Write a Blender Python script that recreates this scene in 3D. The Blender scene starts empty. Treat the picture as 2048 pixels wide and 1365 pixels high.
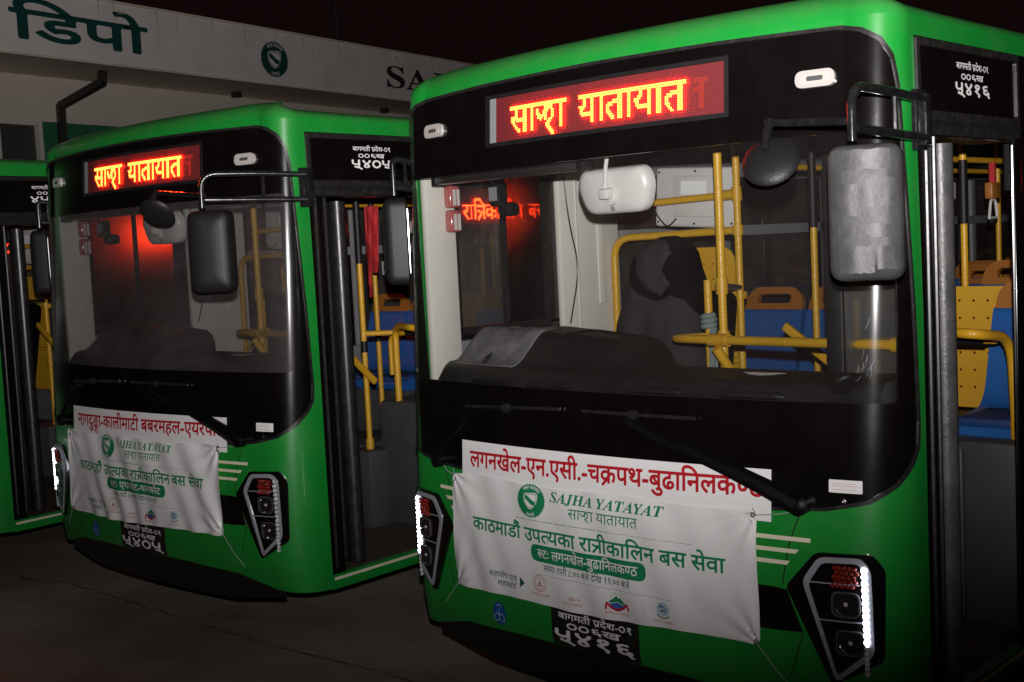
import bpy, bmesh, math, random
import numpy as np
from mathutils import Vector, Matrix
from mathutils.geometry import tessellate_polygon
SC = bpy.context.scene
COL = SC.collection
rad = math.radians
random.seed(7); RNG = np.random.default_rng(7)

# ================================================================ camera
RIGHT = Vector((0.7200049, 0.6921689, -0.0499514))
UP = Vector((-0.0184044, 0.0909993, 0.9956809))
FWD = Vector((-0.6937249, 0.7159758, -0.0782589))
CAM = Vector((3.0666581, -3.5481260, 2.0838405))
cd = bpy.data.cameras.new('camera'); co = bpy.data.objects.new('camera', cd); COL.objects.link(co)
cd.sensor_width = 36; cd.lens = 2426.336/2048*36; cd.clip_start = .05; cd.clip_end = 3000
m = Matrix((RIGHT, UP, -FWD)).transposed().to_4x4(); m.translation = CAM
co.matrix_world = m
SC.camera = co
# ================================================================ night sky
wd = bpy.data.worlds.new('World'); SC.world = wd; wd.use_nodes = True
bg = wd.node_tree.nodes['Background']
bg.inputs['Color'].default_value = (.0048, .0018, .0020, 1); bg.inputs['Strength'].default_value = 1.0
# ================================================================ the camera's flash
fl = bpy.data.lights.new('camera_flash', 'SPOT'); fo = bpy.data.objects.new('camera_flash', fl); COL.objects.link(fo)
fl.energy = 2750; fl.color = (1, .965, .95); fl.spot_size = rad(128); fl.spot_blend = 1.0; fl.shadow_soft_size = .022
fo.location = CAM + UP*.17 + RIGHT*.01 - FWD*.03
aim = (FWD + RIGHT*((800-1024)/2426) + UP*((682+1500)/2426)).normalized()
fo.rotation_euler = aim.to_track_quat('-Z', 'Y').to_euler()
SC.view_settings.view_transform = 'Standard'; SC.view_settings.look = 'None'
SC.view_settings.exposure = 0; SC.view_settings.gamma = 1
SC.render.engine = 'CYCLES'
SC.cycles.transparent_max_bounces = 24; SC.cycles.max_bounces = 8
SC.cycles.use_denoising = True
SC.cycles.sample_clamp_indirect = 6

# ================================================================ materials
def mat(name, col=(.5,.5,.5), rough=.5, metal=0, coat=0, spec=.5, emit=None, estr=0, bump=None, var=None, dust=None):
    """bump=(scale,strength,kind)  var=(scale,amount)  dust=(colour,amount,scale,upward)"""
    M = bpy.data.materials.new(name); M.use_nodes = True
    nt = M.node_tree; N = nt.nodes; L = nt.links; b = N['Principled BSDF']
    b.inputs['Base Color'].default_value = (*col, 1); b.inputs['Roughness'].default_value = rough
    b.inputs['Metallic'].default_value = metal; b.inputs['Coat Weight'].default_value = coat
    b.inputs['Coat Roughness'].default_value = .06; b.inputs['Specular IOR Level'].default_value = spec
    if emit: b.inputs['Emission Color'].default_value = (*emit, 1); b.inputs['Emission Strength'].default_value = estr
    tc = N.new('ShaderNodeTexCoord'); src = None
    def noise(sc, det=5, ro=.6):
        n = N.new('ShaderNodeTexNoise'); n.inputs['Scale'].default_value = sc; n.inputs['Detail'].default_value = det
        n.inputs['Roughness'].default_value = ro; L.new(tc.outputs['Object'], n.inputs['Vector']); return n
    if var:
        n = noise(var[0]); mx = N.new('ShaderNodeMix'); mx.data_type = 'RGBA'
        mx.inputs['A'].default_value = (*[c*(1-var[1]) for c in col], 1); mx.inputs['B'].default_value = (*[min(1, c*(1+var[1])) for c in col], 1)
        L.new(n.outputs['Fac'], mx.inputs['Factor']); src = mx.outputs['Result']
        mr = N.new('ShaderNodeMapRange'); mr.inputs['To Min'].default_value = rough*.8; mr.inputs['To Max'].default_value = min(1, rough*1.25)
        L.new(n.outputs['Fac'], mr.inputs['Value']); L.new(mr.outputs[0], b.inputs['Roughness'])
    if dust:
        n = noise(dust[2], 8, .7); rp = N.new('ShaderNodeMapRange')
        rp.inputs['From Min'].default_value = .45; rp.inputs['From Max'].default_value = .75; rp.inputs['To Max'].default_value = dust[1]
        L.new(n.outputs['Fac'], rp.inputs['Value']); fac = rp.outputs[0]
        if dust[3]:
            g = N.new('ShaderNodeNewGeometry'); sx = N.new('ShaderNodeSeparateXYZ'); L.new(g.outputs['Normal'], sx.inputs[0])
            r2 = N.new('ShaderNodeMapRange'); r2.inputs['From Min'].default_value = .2; r2.inputs['From Max'].default_value = .95
            r2.inputs['To Max'].default_value = dust[3]; L.new(sx.outputs['Z'], r2.inputs['Value'])
            ad = N.new('ShaderNodeMath'); ad.operation = 'MULTIPLY_ADD'; L.new(r2.outputs[0], ad.inputs[0]); L.new(n.outputs['Fac'], ad.inputs[1]); L.new(fac, ad.inputs[2]); ad.use_clamp = True; fac = ad.outputs[0]
        mx = N.new('ShaderNodeMix'); mx.data_type = 'RGBA'
        mx.inputs['A'].default_value = (*col, 1); mx.inputs['B'].default_value = (*dust[0], 1)
        if src: L.new(src, mx.inputs['A'])
        L.new(fac, mx.inputs['Factor']); src = mx.outputs['Result']
        mr = N.new('ShaderNodeMapRange'); mr.inputs['To Min'].default_value = rough; mr.inputs['To Max'].default_value = .7
        L.new(fac, mr.inputs['Value']); L.new(mr.outputs[0], b.inputs['Roughness'])
    if src: L.new(src, b.inputs['Base Color'])
    if bump:
        bp = N.new('ShaderNodeBump'); bp.inputs['Strength'].default_value = bump[1]; bp.inputs['Distance'].default_value = .01
        if len(bump) > 2 and bump[2] == 'cell':
            v = N.new('ShaderNodeTexVoronoi'); v.inputs['Scale'].default_value = bump[0]; L.new(tc.outputs['Object'], v.inputs['Vector']); L.new(v.outputs['Distance'], bp.inputs['Height'])
        else:
            n = noise(bump[0]); L.new(n.outputs['Fac'], bp.inputs['Height'])
        L.new(bp.outputs[0], b.inputs['Normal'])
    return M
def glass(name, tint=(.86,.9,.88), dirt=.05, scale=3.0, rough=.02, dirtcol=(.55,.5,.48), haze=0, arcs=None):
    """thin pane: clear, Fresnel reflection on top, an uneven film of dust that catches light from both sides"""
    M = bpy.data.materials.new(name); M.use_nodes = True; nt = M.node_tree; N = nt.nodes; L = nt.links
    N.remove(N['Principled BSDF']); out = N['Material Output']
    tr = N.new('ShaderNodeBsdfTransparent'); tr.inputs[0].default_value = (*tint, 1)
    gl = N.new('ShaderNodeBsdfGlossy'); gl.inputs['Roughness'].default_value = rough
    lw = N.new('ShaderNodeFresnel'); lw.inputs['IOR'].default_value = 1.45
    # same Fresnel from both faces of the sheet
    geo = N.new('ShaderNodeNewGeometry'); mi = N.new('ShaderNodeMapRange'); mi.inputs['To Min'].default_value = 1.45; mi.inputs['To Max'].default_value = 1/1.45
    L.new(geo.outputs['Backfacing'], mi.inputs['Value']); L.new(mi.outputs[0], lw.inputs['IOR'])
    mn = N.new('ShaderNodeMath'); mn.operation = 'MINIMUM'; mn.inputs[1].default_value = .6; L.new(lw.outputs[0], mn.inputs[0])
    m1 = N.new('ShaderNodeMixShader'); L.new(mn.outputs[0], m1.inputs[0]); L.new(tr.outputs[0], m1.inputs[1]); L.new(gl.outputs[0], m1.inputs[2])
    di = N.new('ShaderNodeBsdfDiffuse'); di.inputs[0].default_value = (*dirtcol, 1)
    tl = N.new('ShaderNodeBsdfTranslucent'); tl.inputs[0].default_value = (*dirtcol, 1)
    m0 = N.new('ShaderNodeMixShader'); m0.inputs[0].default_value = .4; L.new(di.outputs[0], m0.inputs[1]); L.new(tl.outputs[0], m0.inputs[2])
    tc = N.new('ShaderNodeTexCoord'); mp = N.new('ShaderNodeMapping'); mp.inputs['Scale'].default_value = (1,1,.45)
    L.new(tc.outputs['Object'], mp.inputs[0])
    n = N.new('ShaderNodeTexNoise'); n.inputs['Scale'].default_value = scale; n.inputs['Detail'].default_value = 9; n.inputs['Roughness'].default_value = .65
    L.new(mp.outputs[0], n.inputs['Vector'])
    if arcs:
        pv = N.new('ShaderNodeVectorMath'); pv.operation = 'SUBTRACT'; pv.inputs[1].default_value = (arcs[0], 0, arcs[1]); L.new(tc.outputs['Object'], pv.inputs[0])
        fl_ = N.new('ShaderNodeVectorMath'); fl_.operation = 'MULTIPLY'; fl_.inputs[1].default_value = (1,0,1); L.new(pv.outputs[0], fl_.inputs[0])
        ln = N.new('ShaderNodeVectorMath'); ln.operation = 'LENGTH'; L.new(fl_.outputs[0], ln.inputs[0])
        nm = N.new('ShaderNodeVectorMath'); nm.operation = 'NORMALIZE'; L.new(fl_.outputs[0], nm.inputs[0])
        sr = N.new('ShaderNodeMath'); sr.operation = 'MULTIPLY'; sr.inputs[1].default_value = 15; L.new(ln.outputs['Value'], sr.inputs[0])
        sx = N.new('ShaderNodeSeparateXYZ'); L.new(nm.outputs[0], sx.inputs[0]); cx = N.new('ShaderNodeCombineXYZ'); L.new(sx.outputs['X'], cx.inputs['X']); L.new(sx.outputs['Z'], cx.inputs['Y']); L.new(sr.outputs[0], cx.inputs['Z'])
        n2 = N.new('ShaderNodeTexNoise'); n2.inputs['Scale'].default_value = 1.6; n2.inputs['Detail'].default_value = 6; L.new(cx.outputs[0], n2.inputs['Vector'])
        av = N.new('ShaderNodeMath'); av.operation = 'MULTIPLY_ADD'; av.inputs[1].default_value = .30; L.new(n2.outputs['Fac'], av.inputs[0])
        hf = N.new('ShaderNodeMath'); hf.operation = 'MULTIPLY'; hf.inputs[1].default_value = .72; L.new(n.outputs['Fac'], hf.inputs[0]); L.new(hf.outputs[0], av.inputs[2])
        class _W: outputs = {'Fac': av.outputs[0]}
        n = _W
    mr = N.new('ShaderNodeMapRange'); mr.inputs['From Min'].default_value = .3; mr.inputs['From Max'].default_value = .8
    mr.inputs['To Min'].default_value = dirt*.35; mr.inputs['To Max'].default_value = dirt*2; L.new(n.outputs['Fac'], mr.inputs['Value'])
    m2 = N.new('ShaderNodeMixShader'); L.new(mr.outputs[0], m2.inputs[0]); L.new(m1.outputs[0], m2.inputs[1]); L.new(m0.outputs[0], m2.inputs[2])
    res = m2
    if haze:
        gs = N.new('ShaderNodeBsdfRefraction'); gs.inputs['IOR'].default_value = 1.25; gs.inputs['Roughness'].default_value = .66; gs.inputs[0].default_value = (.9,.88,.86,1)
        m3 = N.new('ShaderNodeMixShader'); m3.inputs[0].default_value = haze; L.new(m2.outputs[0], m3.inputs[1]); L.new(gs.outputs[0], m3.inputs[2]); res = m3
    L.new(res.outputs[0], out.inputs['Surface'])
    return M
MT = {}
MT['green'] = mat('green_paint', (.007,.225,.027), .36, coat=.3, dust=((.17,.19,.12), .10, 6, .40))
MT['black'] = mat('black_gloss', (.0036,.0024,.0026), .20, coat=.3, dust=((.03,.024,.023), .07, 5, 0))
MT['blackm'] = mat('black_matt', (.009,.0085,.009), .42, bump=(90,.1), dust=((.04,.036,.034), .12, 14, 0))
MT['wiper'] = mat('wiper_black', (.0035,.003,.0032), .42, spec=.15, bump=(90,.1))
MT['rubber'] = mat('rubber', (.013,.012,.012), .32, dust=((.07,.062,.06), .3, 30, .08))
MT['seal'] = mat('door_rubber', (.05,.049,.05), .36, bump=(60,.2), dust=((.16,.15,.14), .4, 9, 0))
MT['steelblack'] = mat('black_coated_steel', (.008,.008,.009), .16, coat=.6, dust=((.06,.055,.055), .22, 22, .2))
MT['glass'] = glass('windscreen_glass', (.80,.82,.81), dirt=.018, scale=2.6, rough=.17, dirtcol=(.5,.42,.40), arcs=(.6,.9))
MT['dglass'] = glass('dusty_veiled_windscreen_glass', (.54,.55,.55), dirt=.10, scale=1.7, rough=.17, dirtcol=(.52,.45,.45), arcs=(.6,.9))  # dust film thickened and tint darkened, also standing in for a grey reflected veil
MT['gglass'] = glass('grimy_window_glass', (.62,.60,.60), dirt=.06, scale=5, haze=.88)
MT['wglass'] = glass('window_glass', (.66,.66,.66), .10, 4)
MT['white'] = mat('white_plastic', (.60,.565,.55), .32, var=(14,.06))
MT['trim'] = mat('cream_trim', (.72,.675,.615), .45, bump=(120,.06), var=(6,.07))
MT['grey'] = mat('grey_plastic', (.23,.23,.24), .5, bump=(110,.1), var=(9,.12))
MT['dgrey'] = mat('dark_grey_panel', (.055,.054,.058), .55, bump=(80,.12), var=(7,.2))
MT['floor'] = mat('vinyl_floor', (.075,.055,.045), .7, bump=(160,.2), var=(6,.3))
MT['ceil'] = mat('ceiling_panel', (.30,.27,.29), .55, var=(3,.1))
MT['dash'] = mat('dashboard_plastic', (.010,.0085,.0085), .5, spec=.3, bump=(260,.3), dust=((.05,.042,.04), .2, 7, .05))
MT['yellow'] = mat('yellow_tube', (.62,.33,.018), .36, bump=(120,.14,'cell'), var=(20,.10))
MT['yellowp'] = mat('yellow_panel', (.58,.31,.018), .45, var=(5,.12))
MT['blue'] = mat('blue_seat_shell', (.018,.105,.34), .38, bump=(200,.08), var=(8,.15))
MT['orange'] = mat('orange_handle', (.34,.125,.022), .4, var=(8,.1))
MT['alu'] = mat('aluminium', (.42,.40,.40), .35, metal=1, bump=(200,.1))
MT['chrome'] = mat('reflector', (.8,.8,.82), .08, metal=1)
MT['clear'] = glass('clear_lens', (.93,.94,.95), .03, 20, .01)
MT['marker'] = mat('marker_lamp_body', (.40,.37,.355), .3, coat=.2)
MT['paper'] = mat('paper', (.80,.79,.79), .55, var=(3,.03))
MT['vinyl'] = mat('banner_vinyl', (.80,.79,.79), .38, bump=(5,.25), var=(4,.03))
MT['tgreen'] = mat('green_ink', (.012,.215,.085), .4)
MT['tred'] = mat('red_ink', (.46,.012,.022), .45)
MT['tdark'] = mat('dark_green_ink', (.012,.09,.06), .45)
MT['tgrey'] = mat('grey_ink', (.22,.24,.23), .5)
MT['tblue'] = mat('blue_ink', (.03,.11,.38), .45)
MT['tpale'] = mat('pale_blue_ink', (.42,.56,.62), .45)
MT['twhite'] = mat('white_lettering', (.82,.80,.80), .42)
MT['cream'] = mat('cream_stripe', (.74,.68,.52), .4)
MT['plate'] = mat('black_plate', (.010,.0085,.009), .4, dust=((.07,.06,.05), .3, 25, 0))
MT['badge'] = mat('badge_blue', (.012,.075,.29), .35)
MT['fascia'] = mat('white_sign_panel', (.86,.80,.775), .5, dust=((.50,.44,.41), .35, 1.6, 0))
MT['soffit'] = mat('painted_soffit', (.78,.66,.54), .7, dust=((.40,.30,.22), .6, 1.1, 0))
MT['wall'] = mat('cream_wall', (.72,.64,.56), .75, bump=(30,.2), var=(1.2,.12))
MT['gwall'] = mat('green_wall', (.03,.16,.08), .6, var=(2,.2))
MT['bpipe'] = mat('rusty_dark_pipe', (.028,.022,.022), .5, var=(9,.4))
MT['tape'] = mat('clear_tape_over_plastic', (.038,.037,.038), .46, spec=.3, bump=(11,.3), dust=((.075,.073,.073), .5, 9, 0))
MT['leather'] = mat('grained_black_plastic', (.010,.009,.0095), .46, spec=.28, bump=(150,.16))
MT['felt'] = mat('grey_felt', (.13,.122,.125), .95, bump=(70,.5), dust=((.33,.31,.31), .8, 9, 0))
MT['cloth'] = mat('charcoal_cloth', (.040,.0335,.0365), .9, spec=.12, bump=(240,.4), var=(10,.2))
MT['clothb'] = mat('black_cloth', (.0026,.0020,.0024), .9, spec=.05, bump=(240,.3))
MT['redcloth'] = mat('red_cloth', (.42,.018,.022), .8, bump=(160,.4))
MT['redlens'] = mat('red_lens', (.26,.018,.010), .15, coat=.6, bump=(150,.8,'cell'))
MT['redplastic'] = mat('clear_red_plastic', (.40,.10,.10), .15, coat=.5)
MT['guide'] = mat('light_guide', (.27,.28,.32), .3, coat=.3)
MT['ledpanel'] = mat('sign_face', (.13,.003,.005), .7)
MT['leddot'] = mat('unlit_diode', (.17,.05,.052), .3)
MT['lit'] = mat('lit_diode', (.1,.02,.01), .5, emit=(1,.036,.005), estr=52)
MT['ghost'] = mat('fading_diode', (.1,.02,.01), .5, emit=(1,.02,.01), estr=.55)
MT['drl'] = mat('lit_white_diode', (.9,.9,.95), .3, emit=(.84,.88,1), estr=16)
MT['drloff'] = mat('clear_diode', (.62,.63,.66), .12, coat=.5, bump=(90,1.0,'cell'))
MT['greenled'] = mat('lit_green_diode', (0,.3,.1), .4, emit=(.02,1,.4), estr=6)
MT['tyre'] = mat('tyre_rubber', (.016,.015,.015), .8, bump=(40,.4))
MT['lining'] = mat('side_lining', (.20,.195,.20), .55, var=(4,.1))
# asphalt yard
def yard():
    M = mat('concrete_yard', (.045,.038,.036), .85); nt = M.node_tree; N = nt.nodes; L = nt.links; b = N['Principled BSDF']
    tc = N.new('ShaderNodeTexCoord')
    def nz(s, d, r=.6):
        n = N.new('ShaderNodeTexNoise'); n.inputs['Scale'].default_value = s; n.inputs['Detail'].default_value = d; n.inputs['Roughness'].default_value = r
        L.new(tc.outputs['Object'], n.inputs['Vector']); return n
    a = nz(.55, 9, .65); c = nz(60, 4); r = N.new('ShaderNodeValToRGB'); e = r.color_ramp.elements
    e[0].position = .32; e[0].color = (.20,.165,.135,1); e[1].position = .7; e[1].color = (.62,.52,.43,1)
    L.new(a.outputs['Fac'], r.inputs[0])
    mx = N.new('ShaderNodeMix'); mx.data_type = 'RGBA'; mx.blend_type = 'MULTIPLY'; mx.inputs['Factor'].default_value = .6
    L.new(r.outputs[0], mx.inputs['A']); L.new(c.outputs['Color'], mx.inputs['B']); L.new(mx.outputs['Result'], b.inputs['Base Color'])
    mr = N.new('ShaderNodeMapRange'); mr.inputs['To Min'].default_value = .55; mr.inputs['To Max'].default_value = .95; L.new(a.outputs['Fac'], mr.inputs['Value']); L.new(mr.outputs[0], b.inputs['Roughness'])
    bp = N.new('ShaderNodeBump'); bp.inputs['Strength'].default_value = .5; bp.inputs['Distance'].default_value = .006
    L.new(c.outputs['Fac'], bp.inputs['Height']); L.new(bp.outputs[0], b.inputs['Normal'])
    return M
MT['yard'] = yard()

# ================================================================ mesh helpers
def finish(me, o, parent, smooth=35):
    if smooth:
        me.shade_smooth()
        try: me.set_sharp_from_angle(angle=rad(smooth))
        except Exception: pass
    COL.objects.link(o)
    if parent is not None: o.parent = parent
    return o
class MB:
    def __init__(s): s.v = []; s.f = []
    def add(s, V, F):
        k = len(s.v); s.v += [tuple(map(float, p)) for p in V]; s.f += [tuple(i+k for i in f) for f in F]; return s
    def bm(s, b, M=None):
        b.verts.index_update()
        s.add([(M @ v.co if M else v.co) for v in b.verts], [[v.index for v in f.verts] for f in b.faces]); b.free(); return s
    def box(s, x0, x1, y0, y1, z0, z1, r=0, seg=2, M=None):
        b = bmesh.new(); bmesh.ops.create_cube(b, size=1)
        for v in b.verts: v.co = Vector(((x0+x1)/2+v.co.x*(x1-x0), (y0+y1)/2+v.co.y*(y1-y0), (z0+z1)/2+v.co.z*(z1-z0)))
        if r: bmesh.ops.bevel(b, geom=list(b.edges), offset=min(r, .49*min(abs(x1-x0), abs(y1-y0), abs(z1-z0))), segments=seg, profile=.5, affect='EDGES')
        return s.bm(b, M)
    def tube(s, P, r, seg=12, cap=True):
        P = [Vector(p) for p in P]; n = len(P); T = []
        for i in range(n):
            T.append(((P[min(i+1, n-1)]-P[i]).normalized()+(P[i]-P[max(i-1, 0)]).normalized()).normalized())
        u = T[0].orthogonal().normalized(); V = []; F = []
        R = r if hasattr(r, '__len__') else [r]*n
        for i in range(n):
            u = (u-T[i]*u.dot(T[i])).normalized(); w = T[i].cross(u)
            V += [P[i]+(u*math.cos(2*math.pi*k/seg)+w*math.sin(2*math.pi*k/seg))*R[i] for k in range(seg)]
        for i in range(n-1):
            for k in range(seg):
                a = i*seg+k; b = i*seg+(k+1) % seg; F.append((a, b, b+seg, a+seg))
        if cap: F.append(tuple(range(seg-1, -1, -1))); F.append(tuple((n-1)*seg+k for k in range(seg)))
        return s.add(V, F)
    def lathe(s, prof, O, ax, seg=24):
        O = Vector(O); ax = Vector(ax).normalized(); u = ax.orthogonal().normalized(); w = ax.cross(u); V = []; F = []
        for r, h in prof: V += [O+ax*h+(u*math.cos(2*math.pi*k/seg)+w*math.sin(2*math.pi*k/seg))*r for k in range(seg)]
        for i in range(len(prof)-1):
            for k in range(seg):
                a = i*seg+k; b = i*seg+(k+1) % seg; F.append((a, b, b+seg, a+seg))
        return s.add(V, F)
    def prism(s, loops, f, d0, d1):
        """2-D outline (and holes) to a slab between depths d0 and d1; f(u,v,d)->point"""
        pts = [p for l in loops for p in l]; n = len(pts)
        tri = tessellate_polygon([[Vector((p[0], p[1], 0)) for p in l] for l in loops])
        V = [f(p[0], p[1], d0) for p in pts]+[f(p[0], p[1], d1) for p in pts]; F = []
        for t in tri:
            a, b, c = [pts[i] for i in t]
            if (b[0]-a[0])*(c[1]-a[1])-(b[1]-a[1])*(c[0]-a[0]) < 0: t = t[::-1]
            F.append(tuple(t)); F.append(tuple(i+n for i in reversed(t)))
        k = 0
        for l in loops:
            for i in range(len(l)):
                a = k+i; b = k+(i+1) % len(l); F.append((a, a+n, b+n, b))
            k += len(l)
        s.add(V, F)
        return s
    def build(s, name, m, parent=None, smooth=35):
        me = bpy.data.meshes.new(name); me.from_pydata(s.v, [], s.f); me.update()
        if not isinstance(m, (list, tuple)): m = [m]
        for q in m: me.materials.append(q)
        b = bmesh.new(); b.from_mesh(me); bmesh.ops.recalc_face_normals(b, faces=b.faces); b.to_mesh(me); b.free()
        return finish(me, bpy.data.objects.new(name, me), parent, smooth)
def fillet(P, r, n=6):
    P = [np.array(p, float) for p in P]; out = [P[0]]
    for i in range(1, len(P)-1):
        a, b, c = P[i-1], P[i], P[i+1]; u = a-b; w = c-b; q = min(r, .48*np.linalg.norm(u), .48*np.linalg.norm(w))
        p0 = b+u/np.linalg.norm(u)*q; p1 = b+w/np.linalg.norm(w)*q
        for t in np.linspace(0, 1, n): out.append((1-t)**2*p0+2*t*(1-t)*b+t*t*p1)
    out.append(P[-1]); return out
def rpoly(P, r, n=5):
    """closed 2-D outline with rounded corners"""
    P = [np.array(p, float) for p in P]; k = len(P); out = []; R = r if hasattr(r, '__len__') else [r]*k
    for i in range(k):
        a, b, c = P[i-1], P[i], P[(i+1) % k]; u = a-b; w = c-b
        q = min(R[i], .48*np.linalg.norm(u), .48*np.linalg.norm(w))
        if q < 1e-5: out.append(tuple(b)); continue
        p0 = b+u/np.linalg.norm(u)*q; p1 = b+w/np.linalg.norm(w)*q
        for t in np.linspace(0, 1, n): out.append(tuple((1-t)**2*p0+2*t*(1-t)*b+t*t*p1))
    return out
def rrect(x0, x1, y0, y1, r, n=6): return rpoly([(x0,y0),(x1,y0),(x1,y1),(x0,y1)], r, n)
def circ(cx, cy, rx, ry=None, n=32): return [(cx+rx*math.cos(2*math.pi*i/n), cy+(ry or rx)*math.sin(2*math.pi*i/n)) for i in range(n)]
def mirror(P): return [(-x, y) for x, y in reversed(P)]
def empty(name, loc=(0,0,0), rz=0):
    o = bpy.data.objects.new(name, None); COL.objects.link(o); o.location = loc; o.rotation_euler = (0,0,rz); o.empty_display_size = .3; return o
def tag(o, label=None, cat=None, group=None, kind=None):
    for k, v in (('label', label), ('category', cat), ('group', group), ('kind', kind)):
        if v: o[k] = v
    return o
def kids(o): return [c for c in bpy.data.objects if c.parent == o]
def copy_tree(o, parent=None):
    c = o.copy(); COL.objects.link(c); c.parent = parent
    for ch in kids(o): copy_tree(ch, c)
    return c

# ================================================================ the body surface of a bus: s along the girth, z up
BW = 1.225; XC = 1.05; YE = .31; BB = .12/1.44; LEN = 8.5
def _plan():
    u = np.linspace(-XC, XC, 401); a = np.c_[u, BB*u*u]
    sl = 2*BB*XC; y0 = BB*XC*XC; v = np.linspace(0, 1, 80)[1:, None]
    C = (1-v)**2*np.array([XC,y0])+2*v*(1-v)*np.array([BW,y0+sl*(BW-XC)])+v**2*np.array([BW,YE])
    D = np.array([[BW,LEN]]); r = np.r_[C,D]; P = np.r_[r[::-1]*[-1,1], a, r]
    s = np.r_[0, np.cumsum(np.hypot(*np.diff(P, axis=0).T))]; mid = len(P)//2
    return s-s[mid], P
_S, _P = _plan()
S_C = 1.0553; S_E = 1.365
def sY(y): return S_E+y-YE                     # girth coordinate of depth y on the door side
def pos(s, z):
    s = np.asarray(s, float); z = np.asarray(z, float)
    x = np.interp(s, _S, _P[:,0]); y = np.interp(s, _S, _P[:,1])
    fade = np.clip(1-(np.abs(s)-S_C)/(S_E+.05-S_C), 0, 1)
    y = y+np.where(z > 1, .066*(z-1), 0)*fade+np.where(z < .5, .25*(.5-z), 0)*fade
    x = x*(1-.012*np.clip(z-1.8, 0, 1))
    return np.stack([x, y, z+0*x], -1)
def nrm(s, z):
    e = 1e-3; a = pos(s+e, z)-pos(s-e, z); b = pos(s, z+e)-pos(s, z-e); n = np.cross(a, b)
    return n/np.linalg.norm(n, axis=-1, keepdims=True)
def onbody(s, z, off=0.0):
    s = np.asarray(s, float); z = np.asarray(z, float)
    return pos(s, z)+nrm(s, z)*np.asarray(off)[..., None]
_lines = list(np.arange(-1.05, 1.051, .075))+[q*t for q in (-1, 1) for t in np.arange(1.07, 1.43, .022)]
def skin(name, loops, m, parent=None, off=0., thick=0., rim=True, surf=onbody, cuts=None, zc=(.5,1.0,1.8)):
    """outline (with holes) in body coordinates to a curved sheet, optionally with a rim of the given thickness"""
    pts = [p for l in loops for p in l]
    tri = tessellate_polygon([[Vector((p[0], p[1], 0)) for p in l] for l in loops])
    b = bmesh.new(); vs = [b.verts.new((p[0], p[1], 0)) for p in pts]
    for t in tri:
        try: b.faces.new([vs[i] for i in t])
        except ValueError: pass
    s0 = min(p[0] for p in pts); s1 = max(p[0] for p in pts); z0 = min(p[1] for p in pts); z1 = max(p[1] for p in pts)
    for L in (_lines if cuts is None else cuts):
        if s0 < L < s1: bmesh.ops.bisect_plane(b, geom=b.verts[:]+b.edges[:]+b.faces[:], plane_co=(L,0,0), plane_no=(1,0,0), dist=1e-5)
    for L in zc:
        if z0 < L < z1: bmesh.ops.bisect_plane(b, geom=b.verts[:]+b.edges[:]+b.faces[:], plane_co=(0,L,0), plane_no=(0,1,0), dist=1e-5)
    b.verts.index_update()
    Q = np.array([v.co[:2] for v in b.verts]); F = []
    for f in b.faces:
        i = [v.index for v in f.verts]; q = Q[i]
        ar = sum(q[k-1][0]*q[k][1]-q[k][0]*q[k-1][1] for k in range(len(i)))
        F.append(i if ar > 0 else i[::-1])
    be = [(e.verts[0].index, e.verts[1].index) for e in b.edges if len(e.link_faces) == 1]; b.free()
    V = surf(Q[:,0], Q[:,1], np.full(len(Q), off)); n = len(Q)
    e = 1e-3
    A = surf(Q[:,0]+e, Q[:,1], np.full(n, off))-surf(Q[:,0]-e, Q[:,1], np.full(n, off)); B = surf(Q[:,0], Q[:,1]+e, np.full(n, off))-surf(Q[:,0], Q[:,1]-e, np.full(n, off))
    NN = np.cross(A, B); NN /= np.linalg.norm(NN, axis=1, keepdims=True)
    verts = list(map(tuple, V)); norm = list(map(tuple, NN))
    if thick:
        V2 = surf(Q[:,0], Q[:,1], np.full(n, off-thick))
        k = len(verts); verts += list(map(tuple, V2)); norm += list(map(tuple, -NN)); F += [[i+k for i in reversed(f)] for f in list(F)]
        nf = F[:len(F)//2]; dirs = {}
        for f in nf:
            for x, y in zip(f, f[1:]+f[:1]): dirs[(x, y)] = 1
        for x, y in be:
            if (x, y) not in dirs: x, y = y, x
            k = len(verts); q = [V[x], V2[x], V2[y], V[y]]; nn = np.cross(q[1]-q[0], q[3]-q[0]); nn = nn/(np.linalg.norm(nn)+1e-12)
            verts += [tuple(p) for p in q]; norm += [tuple(nn)]*4; F.append([k, k+1, k+2, k+3])
    me = bpy.data.meshes.new(name); me.from_pydata(verts, [], F); me.update(); me.materials.append(m)
    me.shade_smooth(); me.normals_split_custom_set_from_vertices(norm)
    o = bpy.data.objects.new(name, me); COL.objects.link(o)
    if parent is not None: o.parent = parent
    return o
def flatsurf(O, ex, ez):
    O = np.array(O, float); ex = np.array(ex, float); ez = np.array(ez, float); n = np.cross(ex, ez); n /= np.linalg.norm(n)
    return lambda u, v, w: O+np.asarray(u)[..., None]*ex+np.asarray(v)[..., None]*ez+np.asarray(w)[..., None]*n
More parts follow.
